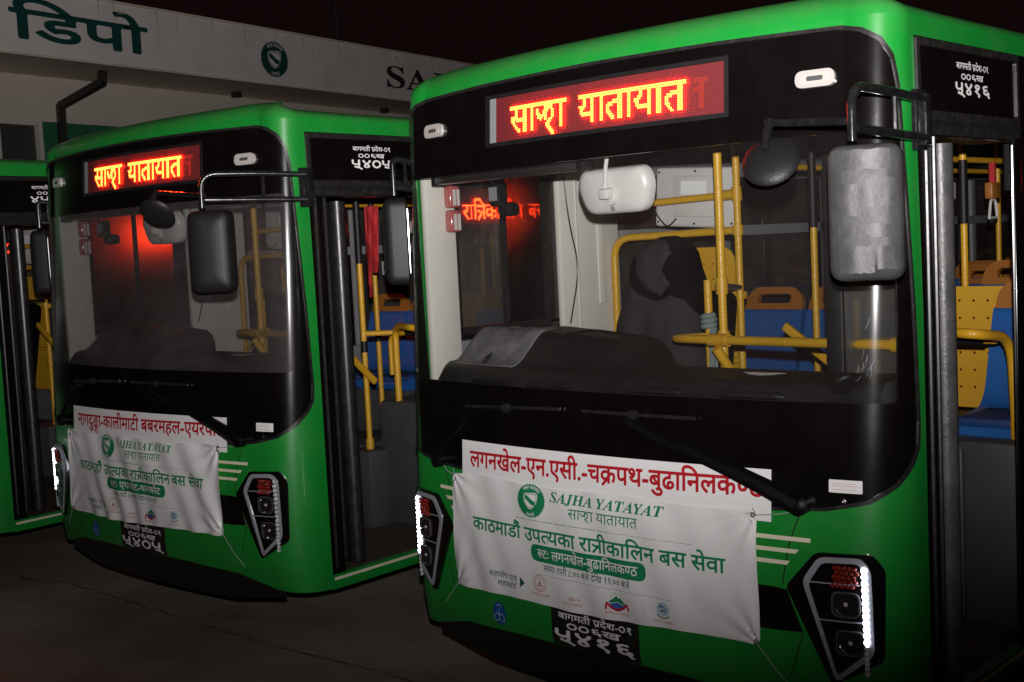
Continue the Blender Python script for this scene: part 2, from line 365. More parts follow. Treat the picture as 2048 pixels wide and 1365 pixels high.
# ---------------------------------------------------------------- lettering
_GC = {}
def _outline(ch):
    """closed outlines of one character of the built-in font, in em units"""
    cu = bpy.data.curves.new('letter', 'FONT'); cu.body = ch; cu.resolution_u = 5
    ob = bpy.data.objects.new('letter', cu)
    bpy.context.scene.collection.objects.link(ob)
    dg = bpy.context.evaluated_depsgraph_get()
    c2 = ob.evaluated_get(dg).to_curve(dg)
    polys = []
    for sp in c2.splines:
        b = sp.bezier_points; n = len(b); pts = []
        if n == 0:
            pts = [(p.co[0], p.co[1]) for p in sp.points]
        for i in range(n):
            p, q = b[i], b[(i+1) % n]
            P0, P1, P2, P3 = [np.array(v[:2]) for v in (p.co, p.handle_right, q.co, q.handle_left)]
            P2, P3 = P3, P2
            st = abs(np.cross(P1-P0, P3-P0)) + abs(np.cross(P2-P0, P3-P0)) < 1e-6
            for t in ([0] if st else np.linspace(0, 1, 6)[:-1]):
                pts.append((1-t)**3*P0 + 3*t*(1-t)**2*P1 + 3*t*t*(1-t)*P2 + t**3*P3)
        polys.append(np.array(pts))
    ob.evaluated_get(dg).to_curve_clear()
    bpy.data.objects.remove(ob); bpy.data.curves.remove(cu)
    return polys
def glyph(ch):
    if ch not in _GC:
        p = _outline(ch)
        q = _outline(ch + 'न'); k = _outline('न')
        adv = min(a[:, 0].min() for a in q[len(p):]) - min(a[:, 0].min() for a in k) if len(q) > len(p) else .3
        _GC[ch] = (p, adv)
    return _GC[ch]
def sd_poly(polys, X, Y):
    """signed distance to filled outlines (non-zero winding), negative inside"""
    d = np.full(X.shape, 9.); w = np.zeros(X.shape, int)
    for P in polys:
        Q = np.roll(P, -1, 0)
        for (x0, y0), (x1, y1) in zip(P, Q):
            dx, dy = x1-x0, y1-y0; L = dx*dx+dy*dy
            if L < 1e-12: continue
            t = np.clip(((X-x0)*dx+(Y-y0)*dy)/L, 0, 1)
            d = np.minimum(d, np.hypot(X-x0-t*dx, Y-y0-t*dy))
            c = (X-x0)*dy - (Y-y0)*dx
            w += ((y0 <= Y) & (y1 > Y) & (c < 0)).astype(int) - ((y1 <= Y) & (y0 > Y) & (c > 0)).astype(int)
    return np.where(w != 0, -d, d)
def sd_stroke(pts, X, Y, w):
    d = np.full(X.shape, 9.)
    for (x0, y0), (x1, y1) in zip(pts[:-1], pts[1:]):
        dx, dy = x1-x0, y1-y0; L = dx*dx+dy*dy+1e-12
        t = np.clip(((X-x0)*dx+(Y-y0)*dy)/L, 0, 1)
        d = np.minimum(d, np.hypot(X-x0-t*dx, Y-y0-t*dy))
    return d - w
def arc(cx, cy, rx, ry, a0, a1, n=14):
    a = np.radians(np.linspace(a0, a1, n)); return [(cx+rx*np.cos(t), cy+ry*np.sin(t)) for t in a]
W0 = .037
# letters that the built-in font cannot join by itself: upper-case keys stand for joined or Nepali forms
def _g(ch): return lambda X, Y: sd_poly(glyph(ch)[0], X, Y)
HL = [(0,.585),(.5,.585)]
def cluster(ch):
    if ch == 'P': return (lambda X, Y: np.minimum(_g('प')(X, Y), sd_stroke([(.44,.20),(.32,.12),(.19,-.03)], X, Y, W0)), .568)
    if ch == 'K': return (lambda X, Y: np.minimum(_g('क')(X, Y), sd_stroke([(.38,.16),(.26,.08),(.13,-.06)], X, Y, W0)), .762)
    if ch == 'T': return (lambda X, Y: np.minimum.reduce([sd_stroke([(0,.585),(.52,.585)], X, Y, W0), sd_stroke([(.42,.58),(.42,.03)], X, Y, W0),
                          sd_stroke([(.05,.36),(.16,.31),(.42,.31)], X, Y, W0), sd_stroke([(.42,.31),(.24,.22),(.07,.02)], X, Y, W0)]), .52)
    if ch == 'Y': return (lambda X, Y: np.minimum(np.maximum(_g('त')(X, Y), X-.40), sd_stroke([(0,.585),(.42,.585)], X, Y, W0)), .40)
    if ch == 'N': return (lambda X, Y: np.minimum(np.maximum(_g('ण')(X, Y), X-.50), sd_stroke([(0,.585),(.5,.585)], X, Y, W0)), .50)
    if ch == 'G': return (lambda X, Y: np.minimum(_g('ङ')(X, Y), sd_poly([p*.62+np.array([.22,-.40]) for p in glyph('ग')[0]], X, Y)), .647)
    if ch == 'R': return (lambda X, Y: np.minimum(_g('य')(X, Y), sd_stroke(arc(.50,.74,.12,.11,-100,100), X, Y, W0)), .58)
    if ch == 'U': return (lambda X, Y: np.minimum(_g('र')(X, Y), sd_stroke(arc(.40,.33,.11,.10,150,-120), X, Y, W0)), .54)
    if ch == 'J': return (lambda X, Y: np.minimum.reduce([sd_stroke([(-.01,.585),(.80,.585)], X, Y, W0),
                          sd_stroke([(.05,.45),(.11,.31),(.20,.26),(.29,.33),(.36,.43)], X, Y, W0),
                          sd_stroke([(.36,.58),(.36,.24)], X, Y, W0), sd_stroke([(.36,.40),(.44,.47),(.55,.46),(.61,.36),(.57,.23),(.46,.15)], X, Y, W0),
                          sd_stroke([(.46,.15),(.38,.09),(.47,.04),(.60,-.08)], X, Y, W0)]), .77)
    if ch == 'F': return (lambda X, Y: np.minimum.reduce([sd_stroke([(.09,.62),(.09,.42)]+arc(.25,.42,.16,.15,180,300)+[(.43,.36)], X, Y, W0),
                          sd_stroke([(.43,.62),(.43,.16)]+arc(.29,.16,.14,.12,0,-120), X, Y, W0),
                          sd_stroke([(.22,.10),(.34,.02),(.47,-.02),(.56,-.11)], X, Y, W0)]), .58)
    if ch == 'O': return (lambda X, Y: np.abs(np.hypot((X-.28)/.20, (Y-.31)/.275)-1)*.21-W0*.95, .56)
    return (_g(ch), glyph(ch)[1])
_MS = {1:((0,),), 2:((1,),)}
def contour(f, x0, x1, y0, y1, h, lev, run=.2):
    """polygons covering f <= lev on a fine grid (interior cells merged in rows)"""
    nx = int(math.ceil((x1-x0)/h)); ny = int(math.ceil((y1-y0)/h))
    gx = x0+np.arange(nx+1)*h; gy = y0+np.arange(ny+1)*h; X, Y = np.meshgrid(gx, gy); D = f(X, Y)-lev
    I = D <= 0; V = []; F = []
    cnt = I[:-1,:-1].astype(int)+I[:-1,1:]+I[1:,1:]+I[1:,:-1]
    for j in range(ny):
        i = 0; row = cnt[j]
        while i < nx:
            if row[i] == 4:
                k = i
                while k+1 < nx and row[k+1] == 4 and (k+1-i)*h < run: k += 1
                b = len(V); V += [(gx[i],gy[j]),(gx[k+1],gy[j]),(gx[k+1],gy[j+1]),(gx[i],gy[j+1])]; F.append((b,b+1,b+2,b+3)); i = k+1
            else: i += 1
    for j, i in zip(*np.nonzero((cnt > 0) & (cnt < 4))):
        c = [(j,i),(j,i+1),(j+1,i+1),(j+1,i)]; P = []
        for k in range(4):
            a = c[k]; d = c[(k+1) % 4]; da, dd = D[a], D[d]
            if da <= 0: P.append((gx[a[1]], gy[a[0]]))
            if (da <= 0) != (dd <= 0):
                t = da/(da-dd); P.append((gx[a[1]]+(gx[d[1]]-gx[a[1]])*t, gy[a[0]]+(gy[d[0]]-gy[a[0]])*t))
        if len(P) >= 3: b = len(V); V += P; F.append(tuple(range(b, b+len(P))))
    return V, F
_LC = {}
def letter(ch, lev, h):
    k = (ch, round(lev,3), h)
    if k not in _LC:
        f, adv = cluster(ch)
        _LC[k] = (*contour(f, -.56 if ch in 'ुेौंीैो' else -.12, 1.0 if ch not in 'ि' else .85, -.45, 1.0, h, lev), adv)
    return _LC[k]
def line(text, lev=0., h=.022):
    V = []; F = []; x = 0.
    for ch in text:
        if ch == ' ': x += .26; continue
        if ch == '|': x += .10; continue
        v, f, a = letter(ch, lev, h); k = len(V); V += [(p[0]+x, p[1]) for p in v]; F += [tuple(i+k for i in q) for q in f]; x += a
    return V, F, x
def lettering(name, m, parent, rows, surf=onbody, slant=0):
    """rows of (text, s0, s1, z_top_of_headline, z_baseline, weight, grid, off[, slope])"""
    B = MB()
    for r in rows:
        text, s0, s1, zt, zb, lev, h, off = r[:8]; top = r[8] if len(r) > 8 else .622
        V, F, x = line(text, lev, h); P = np.array(V); xa, xb = P[:,0].min(), P[:,0].max()
        s = s0+(P[:,0]-xa)/(xb-xa)*(s1-s0); z = zb+P[:,1]/top*(zt-zb)
        B.add(surf(s, z, np.full(len(P), off)), F)
    return B.build(name, m, parent, 0)
def dots_of(text, n, lev=.012):
    """columns and rows lit on a diode sign, n rows from baseline to headline"""
    out = []; x = 0.; p = .622/n
    fs = []
    for ch in text:
        if ch == ' ': x += .42; continue
        f, a = cluster(ch); fs.append((f, x)); x += a
    nx = int(x/p)+2; gx = (np.arange(nx)+.5)*p; gy = (np.arange(-4, int(n*1.6))+.5)*p; X, Y = np.meshgrid(gx, gy)
    D = np.full(X.shape, 9.)
    for f, o in fs: D = np.minimum(D, f(X-o, Y))
    for j, i in zip(*np.nonzero(D < lev)): out.append((i, j-4))
    return out, nx
def patches(name, m, parent, loops_list, off=.002, surf=onbody, grid=.012):
    """several flat coloured shapes laid on a surface, as one mesh"""
    B = MB()
    for loops in loops_list:
        pts = [p for l in loops for p in l]
        tri = tessellate_polygon([[Vector((p[0], p[1], 0)) for p in l] for l in loops])
        b = bmesh.new(); vs = [b.verts.new((p[0], p[1], 0)) for p in pts]
        for t in tri:
            try: b.faces.new([vs[i] for i in t])
            except ValueError: pass
        Q = np.array(pts)
        for ax in (0, 1):
            lo, hi = Q[:,ax].min(), Q[:,ax].max()
            for L in np.arange(math.floor(lo/grid)*grid, hi, grid):
                if lo < L < hi:
                    no = (1,0,0) if ax == 0 else (0,1,0); pc = (L,0,0) if ax == 0 else (0,L,0)
                    bmesh.ops.bisect_plane(b, geom=b.verts[:]+b.edges[:]+b.faces[:], plane_co=pc, plane_no=no, dist=1e-6)
        b.verts.index_update(); Q = np.array([v.co[:2] for v in b.verts])
        B.add(surf(Q[:,0], Q[:,1], np.full(len(Q), off)), [[v.index for v in f.verts] for f in b.faces]); b.free()
    return B.build(name, m, parent, 0)
def strip(P, w):
    """outline of a flat stroke along a 2-D path"""
    P = [np.array(p, float) for p in P]; L = []; R = []
    for i in range(len(P)):
        d = P[min(i+1, len(P)-1)]-P[max(i-1, 0)]; d /= np.linalg.norm(d); n = np.array([-d[1], d[0]])
        L.append(tuple(P[i]+n*w)); R.append(tuple(P[i]-n*w))
    return L+R[::-1]
def gear(cx, cy, rx, ry, n=36, d=.06):
    out = []
    for i in range(n*4):
        k = 1 if i % 4 < 2 else 1-d; a = 2*math.pi*(i+.5)/(n*4); out.append((cx+rx*k*math.cos(a), cy+ry*k*math.sin(a)))
    return out
JOINTS = [[(-9,-.35),(-4.93,-.08),(-4.65,.03),(-2.36,.08),(-1.57,.17),(4,.35)], [(-5.1,-.62),(-4.80,-.34),(-4.86,-.10)], [(-9,-4.1),(5,-3.6)], [(-5.6,-8),(-5.35,-.15)], [(.6,-8),(.75,.2)]]
# ================================================================ ground
g = MB(); n = 40
g.add([(-1500,-1500,0),(1500,-1500,0),(1500,1500,0),(-1500,1500,0)], [(0,1,2,3)])
tag(g.build('ground', MT['yard'], None, 0), kind='structure')
# slab joints of the yard, filled with dirt
g = MB(); rj = random.Random(5)
for P_ in JOINTS:
    P_ = [np.array(p, float) for p in P_]; Q_ = []
    for a, b in zip(P_[:-1], P_[1:]):
        k = max(2, int(np.linalg.norm(b-a)/.08))
        for i in range(k): Q_.append(a+(b-a)*i/k+np.array([rj.uniform(-.012,.012), rj.uniform(-.012,.012)]))
    L_ = []; 
    for i in range(len(Q_)):
        d_ = Q_[min(i+1, len(Q_)-1)]-Q_[max(i-1, 0)]; d_ /= np.linalg.norm(d_); n2 = np.array([-d_[1], d_[0]])*rj.uniform(.003,.012); L_ += [(*(Q_[i]+n2), .004), (*(Q_[i]-n2), .004)]
    g.add(L_, [(2*i, 2*i+2, 2*i+3, 2*i+1) for i in range(len(Q_)-1)])
tag(g.build('ground_joint', mat('joint_dirt', (.115,.095,.08), .95), None, 0), kind='structure')

def emblem(parent, cx, cy, rx, ry, surf, off, ink, paper, words=True):
    gr = rx/6
    """toothed wheel with a rounded shield and a slanting country shape inside"""
    sh = rpoly([(cx-.50*rx, cy+.42*ry), (cx+.50*rx, cy+.50*ry), (cx+.44*rx, cy-.10*ry), (cx+.02*rx, cy-.62*ry), (cx-.46*rx, cy-.16*ry)], .42*rx, 7)
    E = patches('emblem', ink, parent, [[gear(cx, cy, rx, ry)]], off, surf, gr)
    patches('emblem_shield', paper, E, [[sh]], off+.0008, surf, gr)
    c = np.array([cx, cy-.02*ry]); ins = [tuple(c+(np.array(p)-c)*.90) for p in sh]; in2 = [tuple(c+(np.array(p)-c)*.82) for p in sh]
    mp = [(-.36,.30),(-.18,.27),(.02,.10),(.34,-.06),(.33,-.26),(.08,-.24),(-.18,-.04),(-.38,.12)]
    patches('country_shape', ink, E, [[ins, in2], [[(cx+x*rx, cy+y*ry) for x, y in mp]]], off+.0014, surf, gr)
    if words:
        def bend(r0, a0, sg):
            return lambda u, v, w: surf(cx+rx*(r0+v*sg)*np.cos(a0-u*sg), cy+ry*(r0+v*sg)*np.sin(a0-u*sg), w)
        lettering('emblem_lettering', paper, E, [('साJा यातायात', -.75, .75, .17, 0, .012, .045, off+.0012)], bend(.70, rad(85), 1))
        lettering('emblem_lettering', paper, E, [('काठमाडौं', -.36, .36, .15, 0, .012, .045, off+.0012)], bend(.88, rad(-90), -1))
    return E

# ================================================================ depot building behind
e_ = np.array([-.2, .9798, 0]); n_ = np.array([.9798, .2, 0])
def F_(u, w, z): p = np.array([-13, 3.6, 0])+e_*u+n_*w; return (p[0], p[1], z)
B = empty('depot_building', F_(4, -5, 0))
tag(B, 'long white depot building with a wide sign fascia reading डिपो behind the buses', 'building')
def prt(mb, name, m, parent=B, smooth=0):
    o = mb.build(name, m, None, smooth); o.parent = parent
    mw = Matrix.Translation(-Vector(B.location)) if parent is B else None
    if mw: o.data.transform(mw)
    return o
def fbox(mb, u0, u1, w0, w1, z0, z1):
    V = [F_(u, w, z) for z in (z0, z1) for u, w in ((u0,w0),(u1,w0),(u1,w1),(u0,w1))]
    return mb.add(V, [(0,3,2,1),(4,5,6,7),(0,1,5,4),(1,2,6,5),(2,3,7,6),(3,0,4,7)])
mb = MB(); fbox(mb, -6, 26, -9, -1.6, 4.32, 5.0); prt(mb, 'wall', MT['wall'])
mb = MB()
for u0, u1 in ((-6, .95), (1.75, 7.5), (9.0, 26)): fbox(mb, u0, u1, -9, -1.62, 2.9 if 0 else 0, 4.32)
fbox(mb, .95, 1.75, -9, -1.62, 0, 3.2); fbox(mb, 7.5, 9.0, -9, -1.62, 0, 3.2)
prt(mb, 'lower_wall', MT['gwall'])
for u0, u1 in ((.95, 1.75), (7.5, 9.0)):
    mb = MB()
    for a in ((u0, u0+.07, 3.2, 4.32), (u1-.07, u1, 3.2, 4.32), (u0+.07, u1-.07, 4.25, 4.32), (u0+.07, u1-.07, 3.2, 3.27)): fbox(mb, a[0], a[1], -1.70, -1.58, a[2], a[3])
    wf = prt(mb, 'window', MT['trim'])
    mb = MB(); fbox(mb, u0+.07, u1-.07, -1.70, -1.68, 3.27, 4.25); o = mb.build('pane', MT['dgrey'], wf, 0); o.data.transform(Matrix.Translation(-Vector(B.location)))
mb = MB(); fbox(mb, -6, 26, -1.6, -.06, 5.0, 5.06); fbox(mb, -6, 26, -9, -1.6, 5.0, 5.06); prt(mb, 'soffit', MT['soffit'])
mb = MB(); fbox(mb, -6, 26, -9, -.05, 5.82, 5.90); prt(mb, 'roof', MT['soffit'])
mb = MB(); us = [-6, -.3, 1.88, 4.04, 6.29, 8.5, 10.7, 12.9, 15.1, 17.3, 19.5, 21.7, 26]
for a, b in zip(us[:-1], us[1:]): fbox(mb, a+.006, b-.006, -.05, 0, 5.0, 5.88)
fas = prt(mb, 'fascia', MT['fascia'])
mb = MB(); fbox(mb, -6, 26, -.055, .022, 5.87, 5.905); fbox(mb, -6, 26, -.06, .02, 4.965, 4.998); prt(mb, 'fascia_trim', MT['soffit'])
surfB = lambda u, v, w: np.array([-13, 3.6, 0])-np.array(B.location)+np.asarray(u)[..., None]*e_+np.asarray(v)[..., None]*np.array([0,0,1])+np.asarray(w)[..., None]*n_
lettering('sign_lettering', mat('sign_green', (.010,.075,.065), .45), B, [('िडपो', .16, 2.52, 5.575, 5.195, .022, .02, .012)], surfB)
lettering('sign_lettering', mat('sign_black', (.035,.022,.022), .45), B, [('𝐒𝐀𝐉𝐇𝐀', 8.25, 11.9, 5.60, 5.20, .006, .02, .012, .69)], surfB)
emblem(B, 5.22, 5.40, .335, .30, surfB, .010, bpy.data.materials['sign_green'], MT['fascia'])
mb = MB(); P = [F_(2.16, -.62, 5.0), F_(2.14, -.63, 4.83), F_(2.03, -1.48, 4.56), F_(2.0, -1.5, 2.0)]
for a, b in zip(P[:-1], P[1:]): mb.tube([Vector(a)+(Vector(a)-Vector(b)).normalized()*.03, b], .075, 4)
prt(mb, 'downpipe', MT['bpipe'])
for u in (5.44, 9.6):
    mb = MB(); fbox(mb, u-.07, u+.07, -1.2, -1.08, 4.91, 5.0); prt(mb, 'soffit_bracket', MT['bpipe'])
mb = MB()
mb.tube([F_(7.6, -.6, 5.9), F_(7.6, -.6, 6.75)], .03, 8); prt(mb, 'roof_pole', MT['bpipe'])
for u in (2.05, 8.55):
    mb = MB(); fbox(mb, u-.07, u+.07, 0, .012, 5.735, 5.785); prt(mb, 'fascia_plate', MT['soffit'])
# streaks of dirt run down from the joints of the fascia
st_ = mat('rain_stain', (.62,.555,.52), .7)
rr_ = random.Random(3)
for u in np.arange(-1, 12, .62):
    u += rr_.uniform(-.25,.25); L_ = rr_.uniform(.12,.5); w_ = rr_.uniform(.008,.022)
    patches('stain', st_, B, [[[(u-w_,5.868),(u+w_,5.868),(u+w_*.3,5.868-L_),(u-w_*.3,5.868-L_)]]], .002, surfB, .2)

# ================================================================ one bus
BORDER = [(.6,2.77),(1.05,2.76),(1.13,2.742),(1.20,2.705),(1.25,2.645),(1.275,2.55),(1.30,2.25),(1.33,1.84),(1.352,1.42),(1.345,1.34),(1.31,1.285),(1.24,1.222),(1.14,1.165),(.99,1.132),(.79,1.118)]
BORDER = [(0,2.775)]+BORDER+[(0,1.10)]+[(-x, z) for x, z in reversed(BORDER)]
PANE = rrect(-1.24, 1.24, 1.50, 2.405, .03)
SIGN = [(-.585,2.515),(.615,2.515),(.615,2.703),(-.585,2.703)]
def sign(parent, surf, s0, s1, z0, z1, text, t0, t1, zb, rows, n, deep, cuts, ghost=False, lift=.011):
    """diode destination sign: face, grid of unlit diodes, the lit ones"""
    S = skin('destination_sign', [[(s0,z0),(s1,z0),(s1,z1),(s0,z1)]], MT['ledpanel'], parent, -deep, 0, surf=surf, cuts=cuts)
    p = (z1-z0)/rows; D, nx = dots_of(text, n); xs = [d[0] for d in D]; xa, xb = min(xs), max(xs); q = (t1-t0)/(xb-xa+1)
    def quads(C, r, off, rx=None):
        k = np.array([[-1,-.45],[-.45,-1],[.45,-1],[1,-.45],[1,.45],[.45,1],[-.45,1],[-1,.45]])*[rx or r, r]
        C = np.array(C); V = (C[:,None,:]+k[None]).reshape(-1, 2)
        return surf(V[:,0], V[:,1], np.full(len(V), off)), [tuple(range(8*i, 8*i+8)) for i in range(len(C))]
    nc = int((s1-s0-.03)/q); mb = MB()
    C = [(s0+.02+(i+.5)*q, z0+(j+.5)*p) for i in range(nc) for j in range(rows)]
    mb.add(*quads(C, p*.23, -deep+.0015)); mb.build('diode_grid', MT['leddot'], S, 0)
    mb = MB(); mb.add(*quads([(t0+(i-xa+.5)*q, zb+(j+.5)*p) for i, j in D], p*.40, -deep+lift, q*.47)); mb.build('lit_diodes', MT['lit'], S, 0)
    if ghost:
        i0 = max(xs)-8; mb = MB(); mb.add(*quads([(t0+(i-xa+.5)*q+11*q, zb+(j+.5)*p) for i, j in D if i > i0], p*.36, -deep+.004, q*.36)); mb.build('fading_diodes', MT['ghost'], S, 0)
    return S
def headlight(R, sg):
    T = (lambda P: P) if sg > 0 else mirror
    H = skin('headlight', [T(rpoly([(.955,.990),(1.146,.998),(1.185,.945),(1.176,.636),(1.005,.532),(.846,.861)], .02))], MT['black'], R, .014, .03)
    O = [(.968,.978),(1.112,.986),(1.140,.944),(1.145,.655),(1.020,.546),(.908,.890)]
    c = np.array([1.05,.79]); I = [tuple(c+(np.array(p)-c)*np.array([.85,.90])) for p in O]
    g_ = skin('light_guide', [T(rpoly(O, .025)), T(rpoly(I, .02))], MT['guide'], H, .019, .006)
    nb = 12; mb = MB()
    for k in range(nb):
        z = .945-k*(.245/(nb-1)); s = sg*(1.119+.004*k/nb); C = onbody(np.array(s), np.array(z), np.array(.0215)); N = nrm(np.array(s), np.array(z))
        mb.lathe([(.0001,.006),(.006,.005),(.0105,0),(.0105,-.01)], C, N, 10)
    dr = mb.build('daytime_running_light', MT['drl'], H)
    mb = MB(); mb2 = MB()
    for k in range(6):
        z = .68-k*.018; C = onbody(np.array(sg*1.122), np.array(z), np.array(.021)); mb2.lathe([(.0001,.005),(.009,.002),(.010,-.008)], C, nrm(np.array(sg*1.122), np.array(z)), 8)
    mb2.build('clear_diodes', MT['drloff'], H)
    ic = MB()
    for j in range(5):
        for i in range(5):
            s = sg*(1.025+i*.0165+(j % 2)*.008-.004*j*.5); z = .947-j*.0155
            ic.lathe([(.0001,.004),(.006,.003),(.0085,-.004)], onbody(np.array(s), np.array(z), np.array(.021)), nrm(np.array(s), np.array(z)), 6)
    ic.build('indicator_lens', MT['redlens'], H)
    for s, z in ((1.058,.822),(1.070,.690)):
        s *= sg; C = onbody(np.array(s), np.array(z), np.array(.014)); N = nrm(np.array(s), np.array(z))
        ro = rrect(s-.047,s+.047,z-.044,z+.044,.026,6); ri = rrect(s-.042,s+.042,z-.039,z+.039,.023,6)
        lp = skin('lamp', [ro, ri], MT['dgrey'], H, .022, .010)
        mb = MB(); mb.lathe([(.040,.005),(.036,-.002),(.026,-.010),(.012,-.014),(.0001,-.015)], C, N, 24); mb.build('reflector', MT['chrome'], lp)
        mb = MB(); mb.lathe([(.0001,.006),(.006,.004),(.009,-.002),(.008,-.014)], C, N, 12); mb.build('bulb', MT['white'], lp)
        skin('lens', [ri], MT['clear'], lp, .0205, 0)
    for z, a, b in ((.886,.925,1.105),(.758,.965,1.112)):
        skin('divider', [T([(a,z),(b,z+.004),(b,z+.008),(a,z+.004)])], MT['guide'], H, .0175, .004)
    return dr
def wiper(R, arm, blade, w):
    mb = MB()
    def path(P, off):
        P = fillet(P, .05, 4); A = np.array(P); return onbody(A[:,0], A[:,1], np.full(len(A), off)) if np.isscalar(off) else onbody(A[:,0], A[:,1], np.linspace(*off, len(A)))
    P = path(arm, (.035,.05)); k = len(P)
    mb.tube(P, list(np.linspace(w, w*.45, k)), 8)
    s, z = arm[0]; mb.lathe([(.034,.0),(.034,.045),(.02,.055),(.0001,.056)], onbody(np.array(s), np.array(z), np.array(0.)), nrm(np.array(s), np.array(z)), 16)
    W_ = mb.build('wiper', MT['wiper'], R)
    mb = MB(); a = np.linspace(0, 1, 14)[:,None]; L = np.array(blade[0])*(1-a)+np.array(blade[1])*a
    mb.tube(onbody(L[:,0], L[:,1], np.full(14, .016)), .007, 6); mb.tube(onbody(L[2:-2,0], L[2:-2,1]+.004, np.full(10, .030)), .005, 6)
    mid = (np.array(blade[0])+np.array(blade[1]))/2
    mb.lathe([(.02,0),(.02,.02),(.0001,.022)], onbody(np.array(mid[0]), np.array(mid[1]), np.array(.025)), nrm(np.array(mid[0]), np.array(mid[1])), 10)
    mb.build('wiper_blade', MT['rubber'], W_)
def seat(R, x, y, z, rz=0, ped=.4, group='seats'):
    M = Matrix.Translation((x,y,z)) @ Matrix.Rotation(rz, 4, 'Z')
    f = lambda ax: (lambda u, v, d: M @ Vector((d, u, v)))
    mb = MB(); prof = rpoly([(-.24,.015),(-.22,-.05),(.14,-.07),(.24,-.02),(.36,.44),(.345,.50),(.30,.49),(.19,.12),(.13,.05)], .035, 4)
    mb.prism([prof], f(0), -.205, .205); s = mb.build('seat', MT['blue'], R, 30)
    mb = MB(); mb.box(-.17,.17,-.20,.13,.012,.050,.018,M=M); mb.build('cushion', mat('seat_pad', (.014,.04,.15), .7, bump=(200,.3)) if 'seat_pad' not in bpy.data.materials else bpy.data.materials['seat_pad'], s)
    tilt = Matrix.Translation((0,.325,.47)) @ Matrix.Rotation(rad(-14), 4, 'X')
    mb = MB(); out = rpoly([(-.20,-.02),(.20,-.02),(.195,.09),(.14,.155),(-.14,.155),(-.195,.09)], .05, 5); hole = rrect(-.115,.115,.055,.112,.025)
    mb.prism([out, hole], lambda u, v, d: M @ tilt @ Vector((u, d, v)), -.018, .022); mb.build('handle', MT['orange'], s, 30)
    if ped: mb = MB(); mb.box(-.15,.15,-.1,.12,-ped,-.06,.02,M=M); mb.build('pedestal', MT['dgrey'], s)
    return s
def pole(R, P, r=.0175, name='grab_pole', m=None, cl=()):
    mb = MB(); mb.tube(P, r, 14); o = mb.build(name, m or MT['yellow'], R)
    if len(cl):
        mb = MB()
        for a, b in cl: mb.tube([a, b], r*1.45, 12)
        mb.build('clamp', MT['yellowp'], o)
    return o
def sleeve(o, a, b, r=.021): mb = MB(); mb.tube([a, b], r, 14); mb.build('sleeve', MT['leather'], o)

def dash_z(x, d):
    sm = lambda t: np.clip(t, 0, 1)**2*(3-2*np.clip(t, 0, 1))
    hump = sm((.16-x)/.26)*sm((x+1.20)/.14)*(1-.38*np.clip((x+.65)/.65, 0, 1))
    return 1.470+.085*sm(d/.10)+.018*sm((d-.1)/.2)+hump*.125*sm((d-.13)/.22)
def dash_p(x, d, off=0.):
    x = np.asarray(x, float); d = np.asarray(d, float); s = np.interp(x, _P[:,0][80:-80], _S[80:-80]) if 0 else x*1.0
    y = np.where(np.abs(x) < XC, BB*x*x, BB*XC*XC+(np.abs(x)-XC)*1.15)+.075+d
    return np.stack([x, y, dash_z(x, d)+off], -1)

